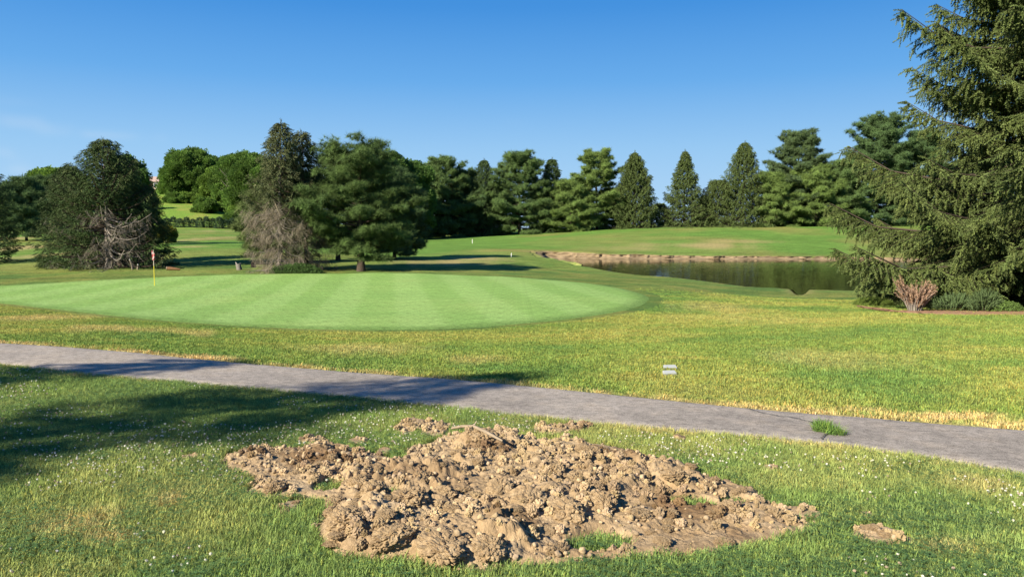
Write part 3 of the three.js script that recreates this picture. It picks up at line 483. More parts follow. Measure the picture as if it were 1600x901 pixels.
// young conifer row under the meadow
for (let k = 0; k < 14; k++) { const px = 252 + k * 10.2; tree(spruce, 'young_conifer', px, 172 + (k % 3) * .6, 342 - (k * 37 % 5), { r: .72 + .1 * (k * 7 % 4), step: .3, per: 6, hang: .2, size: .55, dens: 9, col: [.052, .088, .045], pow: .55, start: .02, seed: 300 + k }, 'small dark conifer in the clipped row below the meadow', 'young conifer row'); }
tree(broad, 'shrub', 259, 104, 354, { r: 1.5, col: [.16, .17, .03], dens: 60, size: .45, start: .02, lobes: 16 }, 'rounded yellow-tinged shrub beside the short blackish spruce');
// ragged spruces and the front pine
tree(spruce, 'spruce_tree', 437, 56, 188, { r: 3.0, step: .24, per: 6, hang: .55, size: .5, dens: 10, col: [.09, .105, .048], tip: [.14, .14, .065], deadTo: .46, deadShare: .8, deadDens: 1.3, brown: [.235, .195, .145], trunkMat: M.barkGrey, shape: t => .8 + .5 * sst(.15, .5, t), pow: .78, start: .06, gap: .36, droop: .7, lean: [.03, 0] }, 'tallest ragged spruce, its lower half all dead brown hanging twigs');
tree(spruce, 'spruce_tree', 478, 58.5, 204, { r: 2.9, step: .26, per: 6, hang: .55, size: .5, dens: 10, col: [.075, .09, .04], tip: [.12, .125, .055], deadTo: .45, deadShare: .85, deadDens: 1.5, brown: [.20, .165, .12], pow: .66, shape: t => .85 + .4 * sst(.15, .5, t), start: .05, gap: .38, droop: .7, lean: [-.015, 0] }, 'second ragged spruce, split-topped, leaning on the tallest ragged spruce');
tree(pine, 'pine_tree', 408, 65, 300, { r: 2.6, col: [.11, .145, .05], dens: 13, size: .5, limbs: 7, start: .1, pad: .5, droop: .1 }, 'small yellow-green pine growing against the tallest ragged spruce');
tree(pine, 'pine_tree', 564, 57, 247, { r: 5.8, col: [.088, .135, .042], dens: 14, size: .46, limbs: 8, start: .14, pad: .6, plumes: 2.6, trunk: .3, droop: .16, shape: t => (.55 + .5 * sst(.1, .4, t)) * Math.pow(Math.max(0, 1.02 - t), .45), seed: 12 }, 'spreading pine with a clear dark trunk at the back of the green');
tree(pine, 'pine_tree', 528, 72, 238, { r: 3.4, col: [.10, .135, .055], dens: 12, size: .55, limbs: 6, start: .1, pad: .55, plumes: 2 }, 'wispy pale pine between the ragged spruces and the spreading pine');
tree(pine, 'pine_tree', 616, 78, 268, { r: 3.8, col: PID, dens: 14, size: .55, limbs: 6, start: .06, pad: .6 }, 'dark pine right behind the spreading pine on its shady side');
// the row beyond the pond
const row = 'conifer row beyond the pond';
for (const [k, px, D, top, r, o, label] of [
  [0, 655, 194, 278, 8.2, { col: PID, start: .02 }, 'dark pine at the near end of the conifer row'],
  [0, 694, 197, 255, 9.0, { col: PI, start: .02 }, 'round-topped pine in the conifer row, next to the end one'],
  [0, 726, 200, 272, 7.1, { col: PID, start: .02 }, 'shorter dark pine between the round-topped pine and a dark spruce'],
  [1, 757, 199, 249, 6.0, { col: SPD, pow: .75 }, 'dark brownish spruce with a blunt top between two pines'],
  [0, 812, 197, 246, 9.5, { col: PI, start: .02 }, 'broad grey-green pine at the middle of the conifer row'],
  [1, 862, 199, 247, 5.7, { col: SPD, pow: .8, hang: .3 }, 'narrow dark spruce with stiff layered tips beside the broad pine'],
  [0, 892, 195, 288, 6.8, { col: PIB, start: .02 }, 'low bright pine under the open-crowned pine'],
  [0, 932, 200, 243, 8.7, { col: PIB, start: .1, dens: 12, limbs: 2.8 }, 'open-crowned bright pine with sky showing through its branches'],
  [1, 990, 196, 236, 7.6, { col: SP, pow: .86, hang: .9, dens: 6.5, per: 8 }, 'dense conical spruce with hanging boughs, standing clear in the row'],
  [1, 1068, 197, 235, 6.7, { col: SP, pow: .95, hang: .6 }, 'slender spruce with wide gaps and sky on both sides'],
  [1, 1120, 198, 282, 6.1, { col: SP, pow: .55 }, 'low spruce filling the gap beside the broad drooping spruce'],
  [1, 1160, 195, 221, 8.6, { col: SP, pow: .85, hang: .8 }, 'broad drooping spruce, the tallest spruce of the row'],
  [0, 1243, 200, 214, 10.1, { col: [.088, .13, .052], start: .02 }, 'tall feathery pine next to the broad drooping spruce'],
  [0, 1272, 193, 266, 7.6, { col: PIB, start: .02 }, 'small bright pine in front of the feathery pine'],
  [0, 1205, 193, 275, 6.3, { col: PIB, start: .02 }, 'small bright pine at the foot of the broad drooping spruce'],
  [0, 1318, 196, 258, 7.1, { col: PI, start: .02 }, 'mid-sized pine between the feathery pine and the darkest pine'],
  [0, 1368, 199, 191, 11.7, { col: PID, start: .02 }, 'tallest and darkest pine of the row, beside the huge spruce'],
  [0, 1440, 198, 212, 10.2, { col: PID, start: .02 }, 'dark pine half hidden by the boughs of the huge spruce'],
  [0, 1530, 198, 240, 10.2, { col: PI, start: .02 }, 'pine hidden behind the trunk of the huge spruce'],
  [0, 672, 214, 300, 7, { col: PID, start: .01 }, 'dark low pine filling the gap behind the end of the conifer row'],
  [0, 740, 216, 296, 7, { col: PID, start: .01 }, 'dark low pine behind the blunt-topped spruce'],
  [0, 782, 217, 292, 7, { col: PID, start: .01 }, 'dark low pine behind the broad grey-green pine'],
  [0, 845, 216, 300, 7, { col: PID, start: .01 }, 'dark low pine behind the narrow layered spruce'],
  [0, 905, 218, 312, 7, { col: PID, start: .01 }, 'dark low pine seen under the open-crowned pine'],
  [0, 960, 216, 310, 7, { col: PID, start: .01 }, 'dark low pine behind the dense conical spruce'],
  [1, 1030, 214, 318, 5, { col: SP, pow: .7 }, 'low spruce in the gap between the conical and the slender spruce'],
  [1, 1100, 214, 305, 5, { col: SP, pow: .7 }, 'low spruce behind the gap beside the slender spruce'],
  [0, 1220, 216, 268, 7, { col: PID, start: .01 }, 'dark low pine behind the feathery pine'],
  [0, 1300, 216, 262, 8, { col: PID, start: .01 }, 'dark pine behind the small bright front pine'],
  [0, 1400, 216, 250, 8, { col: PID, start: .01 }, 'dark pine behind the tallest pine of the row'],
]) k ? tree(spruce, 'spruce_tree', px, D, top, { r: r * 1.12, step: .5, per: 7, hang: .6, size: 1.0, dens: 5, start: .01, gap: .12, ...o }, label, row)
     : tree(pine, 'pine_tree', px, D, top, { r: r * 1.15, dens: 9, size: .95, limbs: 4.2, pad: .95, plumes: 1.8, ...o }, label, row);
// trees beside the viewer that throw the shade on the lawn (out of the picture)
for (const [x, z, h, r, label] of [[-15.4, 2.2, 12.2, 3.9, 'spruce beside the cart path that shades the lawn'], [-16.3, 4.3, 9.4, 2.8, 'smaller spruce shading the clover lawn'], [-15.4, -3.4, 8.2, 2.4, 'spruce further along the path edge']]) {
  const g = base('spruce_tree', x, groundY(x, z), z); spruce(g, { h, r, seed: Math.round(h * 31), lod: 1, step: .4, per: 6, hang: .5, size: .55, dens: 6, col: SP, start: .05, gap: .2 }); tag(g, label, 'tree', 'trees out of the picture');
}
console.log('instances after trees', COUNT.n);

// ------------------------------------------------------------------ dug soil
const soilTop = new Map();
function lumps(x, z) {
  const wx = x + (fbm(x * 2.2, z * 2.2, 3, 201) - .5) * .35, wz = z + (fbm(x * 2.2 + 9, z * 2.2, 3, 202) - .5) * .35;
  const a = worley(wx * 2.6, wz * 2.6, 211), b = worley(wx * 6.6 + a[2], wz * 6.6, 212), c = worley(wx * 15, wz * 15 + b[2], 213), d = worley(x * 34, z * 34, 214);
  const rough = sst(.36, .58, fbm(x * 1.1 + 3, z * 1.1, 3, 205)), dome = (q, e) => sst(0, e, q[1] - q[0]) * (.15 + .85 * q[2]) * (1 - .7 * q[0] * q[0]);
  const h = .085 * dome(a, .45) * (.3 + .7 * rough) + .052 * dome(b, .42) * (.25 + .75 * rough) + .026 * dome(c, .45) * (.45 + .55 * rough) + .012 * dome(d, .4) + .05 * (fbm(x * 6, z * 6, 4, 206) - .5);
  return [h, rough, a[2], b[2], c[2]];
}
const mounds = [[690, 855, 170, 50, .085], [900, 800, 150, 55, .05], [800, 725, 160, 40, .05], [560, 825, 60, 45, .075], [1120, 800, 80, 30, .02]].map(([px, py, rx, ry, k]) => { const q = hit(px, py), a = hit(px + rx, py), b = hit(px, py - ry), c = hit(px, Math.min(896, py + ry)); return [q.x, q.z, a.x - q.x, Math.abs(b.z - c.z) / 2, k]; });
const moist = [[505, 722, 95, 15], [420, 716, 50, 9], [1075, 806, 85, 18], [770, 716, 50, 12], [960, 716, 70, 14], [800, 836, 60, 10]].map(([px, py, rx, ry]) => { const q = hit(px, py), a = hit(px + rx, py), b = hit(px, py - ry), c = hit(px, py + ry); return [q.x, q.z, a.x - q.x, Math.abs(b.z - c.z) / 2]; });
function damp(x, z) { let m = clamp((fbm(x * 1.1 + 4, z * 1.1, 4, 221) - .52) * 5) * .7; for (const [cx, cz, rx, rz] of moist) m = Math.max(m, 1 - sst(.5, 1.2, Math.hypot((x - cx) / rx, (z - cz) / rz) + (fbm(x * 5, z * 5, 3, 223) - .5) * 1.2)); return m; }
function soilY(x, z) {
  const m = dirtMask(x, z), [l] = lumps(x, z), d = Math.max(0, sdPoly(DIRT, x, z));
  let rise = .02 + .05 * sst(0, .6, d) * fbm(x * 1.4, z * 1.4, 3, 207);
  for (const [cx, cz, rx, rz, k] of mounds) { const q = Math.hypot((x - cx) / rx, (z - cz) / rz); rise += k * (1 - sst(.2, 1.1, q)); }
  return groundY(x, z) - .05 + m * (.05 + (rise + l * (.35 + .65 * sst(0, .25, d))));
}
{
  const st = .0145, x0 = DB[0] - .3, x1 = DB[1] + 1.6, z0 = DB[2] - .8, z1 = DB[3] + .3, nx = Math.ceil((x1 - x0) / st), nz = Math.ceil((z1 - z0) / st), b = new MB(), id = new Int32Array((nx + 1) * (nz + 1)).fill(-1);
  for (let j = 0; j <= nz; j++) for (let i = 0; i <= nx; i++) {
    const x = x0 + i * st, z = z0 + j * st; if (dirtMask(x, z) < .02) continue;
    const L = lumps(x, z), w = fbm(x * 1.1 + 4, z * 1.1, 4, 221), f = fbm(x * 11, z * 11, 3, 222);
    let c = mix3([.335, .250, .152], [.285, .200, .112], clamp((L[3] - .3) * 1.2)); c = mix3(c, [.125, .078, .042], damp(x, z) * (.6 + .4 * f)); c = mix3(c, [.40, .315, .20], clamp((.42 - w) * 3) * f);
    c = c.map(v => v * (.86 + .28 * f));
    id[j * (nx + 1) + i] = b.v(x + (hsh(i, j, 3) - .5) * .008, soilY(x, z), z + (hsh(i, j, 4) - .5) * .008, c, x / .7, z / .7);
  }
  for (let j = 0; j < nz; j++) for (let i = 0; i < nx; i++) { const o = j * (nx + 1) + i, a = id[o], c = id[o + 1], d = id[o + nx + 1], e = id[o + nx + 2]; if (a >= 0 && c >= 0 && d >= 0 && e >= 0) b.quad(a, d, e, c); }
  const s = mesh('dug_soil', b.geo(), M.soil); tag(s, 'broad patch of freshly dug, lumpy tan soil in the lawn', 'soil');
}
const clodGeos = [0, 1, 2, 3, 4, 5].map(k => {
  const g = new THREE.IcosahedronGeometry(1, 22), p = g.attributes.position, col = [], v = new THREE.Vector3();
  for (let i = 0; i < p.count; i++) {
    v.fromBufferAttribute(p, i).normalize(); const q = k * 31;
    const n = fbm3(v.x * 1.1 + q, v.y * 1.1, v.z * 1.1, 2, 231), w = worley3(v.x * 1.5 + q, v.y * 1.5, v.z * 1.5, 232), w2 = worley3(v.x * 4.2 + q, v.y * 4.2, v.z * 4.2, 240), f = fbm3(v.x * 7 + q, v.y * 7, v.z * 7, 3, 250);
    const d = .55 + .55 * n + .16 * sst(0, .25, w[1] - w[0]) * (.3 + .7 * w[2]) + .13 * sst(0, .3, w2[1] - w2[0]) * (.2 + .8 * w2[2]) + .34 * (f - .5);
    v.multiplyScalar(d); p.setXYZ(i, v.x, v.y, v.z);
    const c = mix3([.345, .258, .155], [.25, .172, .095], clamp(w2[2] * .7 + (f - .5) * 1.5)); col.push(...c);
  }
  g.setAttribute('color', new THREE.Float32BufferAttribute(col, 3)); g.computeVertexNormals();
  return g;
});
{
  const big = [[545, 840, 66, 38], [612, 864, 76, 36], [695, 880, 84, 34], [762, 878, 52, 32], [866, 758, 44, 34], [903, 762, 46, 28], [885, 822, 70, 36], [830, 808, 60, 34], [945, 812, 50, 30], [1000, 822, 52, 26], [1140, 808, 44, 26], [752, 702, 46, 22], [716, 722, 30, 16], [432, 770, 40, 24], [640, 800, 56, 34], [690, 790, 46, 26], [585, 790, 50, 30], [780, 782, 46, 24], [985, 752, 36, 18], [1052, 770, 36, 18], [870, 868, 46, 20], [560, 768, 40, 24], [660, 760, 40, 22]];
  const small = [[381, 764, 22, 13], [1392, 842, 30, 12], [1362, 832, 26, 10], [560, 740, 22, 12], [500, 738, 20, 10], [462, 748, 20, 10], [1080, 742, 20, 10], [1150, 782, 20, 9], [1210, 806, 24, 9], [640, 668, 16, 10], [690, 672, 20, 10], [412, 706, 18, 9], [530, 706, 18, 8], [445, 800, 20, 10], [462, 790, 14, 8], [1060, 688, 12, 6], [470, 778, 16, 9], [520, 812, 26, 20], [298, 720, 9, 5]];
  const r = rng(88);
  for (let k = 0; k < 64; k++) small.push([430 + r() * 740, 712 + r() * 150, 12 + r() * 26, 6 + r() * 14]);
  for (const [list, lab, grp] of [[big, 'large jagged clod of dry tan soil heaped on the dug patch', 'large soil clods'], [small, 'small clod of dry tan soil lying on or beside the dug patch', 'small soil clods']]) list.forEach(([px, py, w, hgt], i) => {
    const q = hit(px, py), D = -q.z, W = w / F * D / 2, H = hgt / F * D / 2; if (grp[0] === 's' && i > 18 && dirtMask(q.x, q.z) < .5) return;
    const m = mesh('soil_clod', clodGeos[i % 6], M.soil); m.position.set(q.x, (dirtMask(q.x, q.z) > .05 ? soilY(q.x, q.z) : groundY(q.x, q.z)) + H * .05, q.z); m.scale.set(W * 1.1, H * 1.1, W * (.75 + .4 * r())); m.rotation.set((r() - .5) * .5, r() * 6.28, (r() - .5) * .5); 
    const own = grp[0] === 'l' ? (i < 4 ? ['big blocky clod in the line along the lawn-side edge of the dug soil', 'edge clods'] : i === 4 ? ['dark-sided upright clod at the heart of the dug patch, standing higher than its neighbours'] : i === 11 ? ['rounded clod lying beside the pale stick'] : i === 13 ? ['large clod on the narrow arm of dug soil'] : null)
      : ({ 0: ['pale clod alone on the grass beside the narrow arm of dug soil'], 1: ['clod of the small separate heap past the tip of the dug patch', 'separate heap'], 2: ['clod of the small separate heap past the tip of the dug patch', 'separate heap'], 9: ['clod in the little soil strip between the stick and the path', 'strip clods'], 10: ['clod in the little soil strip between the stick and the path', 'strip clods'], 15: ['lone small clod on the grass between dug patch and grass tuft'], 18: ['tiny clod on the lawn past the end of the narrow arm'] })[i] ?? null;
    tag(m, own ? own[0] : lab, 'soil clod', own ? own[1] ?? null : grp);
  });
  const lg = [7, 8, 9].map((k, i) => { const g = clodGeos[i * 2].clone(), h = new THREE.IcosahedronGeometry(1, 6), p = h.attributes.position, v = new THREE.Vector3(), col = []; for (let n = 0; n < p.count; n++) { v.fromBufferAttribute(p, n).normalize(); const q = k * 13, w = worley3(v.x * 1.7 + q, v.y * 1.7, v.z * 1.7, 260), f = fbm3(v.x * 3 + q, v.y * 3, v.z * 3, 3, 270), d = .55 + .35 * sst(0, .3, w[1] - w[0]) * (.3 + .7 * w[2]) + .7 * (f - .4); v.multiplyScalar(d); p.setXYZ(n, v.x, v.y, v.z); const t = .8 + .5 * f; col.push(t, t * .98, t * .95); } h.setAttribute('color', new THREE.Float32BufferAttribute(col, 3)); h.computeVertexNormals(); return h; });
  const lc = [new Cloud(), new Cloud(), new Cloud()]; for (let k = 0; k < 10000; k++) { const x = lerp(DB[0], DB[1] + 1.2, r()), z = lerp(DB[2], DB[3], r()), m = dirtMask(x, z); if (m < .1 || r() > .12 + .88 * sst(.45, .62, fbm(x * 1.3 + 7, z * 1.3, 3, 245))) continue; const s = .014 + .045 * Math.pow(r(), 2.6), L = lumps(x, z), w = fbm(x * 1.1 + 4, z * 1.1, 4, 221); lc[k % 3].put(x, soilY(x, z) + s * .2, z, r() - .5, r() - .5, r() - .5, s, r() * 6, vary(mix3([.345, .258, .155], [.13, .08, .044], damp(x, z) * .9), r, .25)); }
  lc.forEach((c, i) => tag(c.build('soil_lumps', lg[i], std([1, 1, 1], 1, { vertexColors: true, bumpMap: soilTex, bumpScale: .004 }), scene), 'fist-sized loose lumps of tan soil strewn over the dug patch', 'soil', 'loose soil'));
  const crumb = new THREE.IcosahedronGeometry(1, 1), p = crumb.attributes.position, v = new THREE.Vector3(); for (let i = 0; i < p.count; i++) { v.fromBufferAttribute(p, i); const k = .75 + .5 * vn(v.x * 2 + v.y, v.z * 2 - v.y, 5); p.setXYZ(i, v.x * k, v.y * k * .8, v.z * k); } crumb.computeVertexNormals();
  const cl = new Cloud(); for (let k = 0; k < 17000; k++) { const x = lerp(DB[0], DB[1] + 1.2, r()), z = lerp(DB[2], DB[3], r()), m = dirtMask(x, z); if (m < .06 || r() > .2 + .8 * sst(.42, .6, fbm(x * 1.6, z * 1.6, 3, 241))) continue; const s = .006 + .022 * Math.pow(r(), 4); cl.put(x, soilY(x, z) + s * .5, z, r() - .5, r() - .5, r() - .5, s, r() * 6, vary([.34, .25, .15], r, .3)); }
  tag(cl.build('soil_crumbs', crumb, std([1, 1, 1], 1), scene), 'loose crumbs of tan soil scattered over the dug patch', 'soil');
}
{ // stick lying across the soil
  const P = [[706, 683], [722, 690], [740, 701], [756, 706], [770, 713], [785, 724]].map(([px, py], i) => { const q = hit(px, py); return [q.x, Math.max(soilY(q.x, q.z), groundY(q.x, q.z)) + .10 + (i % 2) * .015, q.z]; });
  const o = P[0], g = base('fallen_stick', ...o), b = new MB(), c = new MB(), L = P.map(p => [p[0] - o[0], p[1] - o[1], p[2] - o[2]]); b.tube(L, [.013, .016, .019, .018, .017, .011], 7); mesh('stem', b.geo(), std([.42, .34, .25], .9, { map: barkTex }), g);
  c.tube([L[2], [L[2][0] + .03, L[2][1] + .05, L[2][2] - .02]], [.007, .004], 5); mesh('knot', c.geo(), std([.38, .30, .22]), g); tag(g, 'pale bent stick lying across the dug soil', 'stick');
}

// ------------------------------------------------------------------ grass, clover
function tuft(n, rad, h, w, seed, flop = .5) {
  const b = new MB(), r = rng(seed);
  for (let i = 0; i < n; i++) {
    const q = r() * 6.283, d = Math.sqrt(r()) * rad, x = Math.cos(q) * d, z = Math.sin(q) * d, a = r() * 6.283, H = h * (.55 + .6 * r()), lx = Math.cos(a) * H * flop * (.3 + r()), lz = Math.sin(a) * H * flop * (.3 + r()), t = a + 1.57 + (r() - .5), wx = Math.cos(t) * w * (.6 + .6 * r()), wz = Math.sin(t) * w * (.6 + .6 * r());
    const k = .75 + .5 * r(), c = r() < .1 ? [1.5 * k, 1.15 * k, 1.0 * k] : [k, k, k];
    const A = b.v(x - wx, -.008, z - wz, c), B = b.v(x + wx, -.008, z + wz, c), E = b.v(x - wx * .8 + lx * .4, H * .6, z - wz * .8 + lz * .4, c), Fv = b.v(x + wx * .8 + lx * .4, H * .6, z + wz * .8 + lz * .4, c), T = b.v(x + lx, H * .95, z + lz, c);
    b.quad(A, B, Fv, E); b.tri(E, Fv, T);
  }
  return b.geo(true).rotateX(Math.PI / 2);
}
const grassMat = leafy([1, 1, 1], .25, { vertexColors: true });
{
  const r = rng(501), near = [new Cloud(), new Cloud(), new Cloud()], mid = [new Cloud(), new Cloud()], far = new Cloud();
  const geosN = [tuft(13, .035, .050, .0022, 1), tuft(13, .035, .042, .0026, 2, .9), tuft(12, .04, .06, .002, 3, .7)], geosM = [tuft(15, .07, .040, .005, 4, .9), tuft(15, .07, .034, .006, 5, 1.2)];
  const blade = 1.66, bladeM = 1.52;
  const put = (cl, x, z, s, o) => { const c = groundCol(x, z, o).map(v => v * blade); cl.put(x, groundY(x, z), z, 0, 1, 0, s, r() * 6.28, vary(c, r, .22)); };
  for (let z = -3.1; z > -14; z -= .04) { const hw = -z * .715 + .35; for (let x = -hw; x < hw; x += .04) {
    const X = x + (r() - .5) * .04, Z = z + (r() - .5) * .04; const pd = pathDist(X, Z); if (pd > -.015 + (r() - .5) * .07) continue; if (beyondPath(X, Z)) continue;
    const m = dirtMask(X, Z); if (r() < m * 1.25) continue;
    if (Z < -9 && r() < .35) continue;
    near[Math.floor(r() * 3)].put(X, groundY(X, Z), Z, (r() - .5) * .2, 1, (r() - .5) * .2, .75 + .6 * fbm(X * 2, Z * 2, 2, 7), r() * 6.28, vary(groundCol(X, Z, { beyond: false }).map(v => v * blade), r, .38));
  } }
  for (let z = -7; z > -46; z -= .085) { const hw = -z * .71 + .4; for (let x = -hw; x < hw; x += .085) {
    const X = x + (r() - .5) * .09, Z = z + (r() - .5) * .09; if (!beyondPath(X, Z)) continue; if (pathDist(X, Z) > -.03 + (r() - .5) * .12) continue; if (inBox(GB, X, Z) && sdPoly(GREEN, X, Z) > -.6) continue; if (Z < -19 && r() < .72 * sst(19, 34, -Z) + .28 * sst(34, 46, -Z)) continue;
    mid[Math.floor(r() * 2)].put(X, groundY(X, Z), Z, (r() - .5) * .3, 1, (r() - .5) * .3, .7 + .8 * fbm(X * 1.3, Z * 1.3, 2, 8), r() * 6.28, vary(groundCol(X, Z, { beyond: true }).map(v => v * bladeM), r, .25));
  } }
  near.forEach((c, k) => tag(c.build('lawn_grass', geosN[k], grassMat, scene), 'short clover-mixed lawn grass around the dug soil', 'grass', 'grass'));
  mid.forEach((c, k) => tag(c.build('rough_grass', geosM[k], grassMat, scene), 'mown rough grass between the path and the green', 'grass', 'rough'));
  // clover leaves and heads
  const leaf = (() => { const b = new MB(); for (let k = 0; k < 3; k++) { const a = k * 2.094, p = (d, q, y) => b.v(Math.cos(a + q) * d, y, Math.sin(a + q) * d); const o = p(.05, 0, 0), l = p(.8, .5, .08), t = p(.9, 0, .02), m = p(.8, -.5, .08); b.tri(o, t, l); b.tri(o, m, t); } return b.geo(true); })();
  const cl = new Cloud(), fl = new Cloud(), head = new THREE.IcosahedronGeometry(1, 1), hp = head.attributes.position; for (let i = 0; i < hp.count; i++) { const k = .7 + .55 * hsh(i, 3, 9); hp.setXYZ(i, hp.getX(i) * k, hp.getY(i) * k * .85, hp.getZ(i) * k); } head.computeVertexNormals();
  for (let k = 0; k < 130000; k++) { const z = -3.1 - 9 * Math.pow(r(), 1.2), x = (r() * 2 - 1) * (-z * .715 + .3); if (beyondPath(x, z) || pathDist(x, z) > -.06 || r() < dirtMask(x, z) * 1.6) continue; const w = fbm(x * .8, z * .8, 4, 261); if (r() > sst(.42, .62, w) + .08) continue;
    cl.put(x, groundY(x, z) + .03 + .022 * r(), z, (r() - .5) * .5, (r() - .5) * .5, 1, .011 + .009 * r(), 0, vary([.085, .16, .055], r, .35)); }
  for (let k = 0; k < 15000; k++) { const z = -3.1 - 9 * Math.pow(r(), 1.1), x = (r() * 2 - 1) * (-z * .715 + .3); if (beyondPath(x, z) || pathDist(x, z) > -.1 || dirtMask(x, z) > .02) continue; const w = fbm(x * .55 + 2, z * .55, 3, 271) + (x < -1 ? .05 : -.03); if (r() > sst(.44, .70, w)) continue;
    fl.put(x, groundY(x, z) + .035 + .025 * r(), z, r() - .5, r() - .5, r() - .5, .005 + .0048 * r(), 0, vary(r() < .7 ? [.58, .56, .45] : [.34, .27, .19], r, .2)); }
  tag(cl.build('clover_leaves', leaf, leafy([1, 1, 1], .3), scene), 'low clover leaves mixed into the lawn grass', 'clover', 'clover');
  tag(fl.build('clover_flowers', head, std([1, 1, 1], 1), scene), 'small white clover flower heads dotting the lawn', 'clover', 'clover heads');
}
console.log('instances after grass', COUNT.n);

// ------------------------------------------------------------------ small things
function place(px, py) { const q = hit(px, py); return [q.x, groundY(q.x, q.z), q.z]; }
{ // grass tuft growing through the path
  const [x, y, z] = place(1294, 676), g = base('grass_tuft', x, y + .02, z), b = new Cloud(), r = rng(61), geo = tuft(16, .05, .09, .004, 66, 1.2);
  for (let k = 0; k < 60; k++) { const a = r() * 6.28, d = Math.sqrt(r()); b.put(Math.cos(a) * d * .13 - (r() - .5) * .05, 0, Math.sin(a) * d * .26, (r() - .5), 1, (r() - .5), .6 + .5 * r(), r() * 6, vary([.13, .23, .05], r, .25)); }
  b.build('blades', geo, grassMat, g); tag(g, 'lone green grass tuft growing out of the cart path', 'grass tuft');
}
[[1047, 576.5, 'white marker slab set in the rough, the one nearer the green'], [1046, 585.5, 'white marker slab set in the rough, the one nearer the path']].forEach(([px, py, label], i) => {
  const [x, y, z] = place(px, py), D = -z, w = 19 / F * D, g = base('marker_slab', x, y + .01, z, .06), s = new THREE.Shape(), hw = w / 2, hd = .055; s.moveTo(-hw, -hd); s.lineTo(hw, -hd * .9); s.lineTo(hw * .96, hd); s.lineTo(-hw * .95, hd * .95);
  const geo = new THREE.ExtrudeGeometry(s, { depth: .045, bevelEnabled: true, bevelSize: .006, bevelThickness: .006, bevelSegments: 2 }); geo.rotateX(-Math.PI / 2); mesh('slab', geo, std([.33, .345, .335], .85), g); geo.translate(0, 0, 0); g.rotation.x = .22;
  tag(g, label, 'marker');
});
{ // flagstick
  const [x, y, z] = place(241, 447), g = base('flagstick', x, y + .02, z), H = at(241, 390, -z).y - y - .02;
  mesh('pole', new THREE.CylinderGeometry(.016, .02, H * .55, 10).translate(0, H * .275, 0), std([.72, .58, .05], .5), g);
  mesh('upper_pole', new THREE.CylinderGeometry(.013, .016, H * .45, 10).translate(0, H * .775, 0), std([.62, .52, .42], .5), g);
  mesh('cup', new THREE.CylinderGeometry(.054, .054, .02, 20, 1, true).translate(0, 0, 0), std([.75, .75, .75], .5), g);
  const b = new MB(), nu = 14, nv = 12; for (let j = 0; j <= nv; j++) for (let i = 0; i <= nu; i++) { const u = i / nu, v = j / nv, w = .26 * (1 - .35 * v), fold = Math.sin(u * 9 + v * 2) * .05 * u; const band = (Math.floor(v * 5 + u * 2.2) % 3); const c = band === 1 ? [.55, .42, .42] : band === 2 ? [.34, .06, .07] : [.42, .08, .10]; b.v(-.02 + (u - .35) * w * .75, H - .03 - v * .58 - u * .22 * (1 - v), fold + .02, c, u, v); }
  for (let j = 0; j < nv; j++) for (let i = 0; i < nu; i++) { const o = j * (nu + 1) + i; b.quad(o, o + 1, o + nu + 2, o + nu + 1); }
  mesh('flag', b.geo(), std([1, 1, 1], .85, { vertexColors: true }), g); tag(g, 'yellow flagstick with a limp red and white flag on the putting green', 'flagstick');
}
function lumpy(geo, amp, f, s) { const p = geo.attributes.position, v = new THREE.Vector3(); for (let i = 0; i < p.count; i++) { v.fromBufferAttribute(p, i); const k = 1 + amp * (fbm(v.x * f + v.y * 2 + s, v.z * f - v.y, 3, 9) - .5); p.setXYZ(i, v.x * k, v.y * (1 + (k - 1) * .4), v.z * k); } geo.computeVertexNormals(); return geo; }
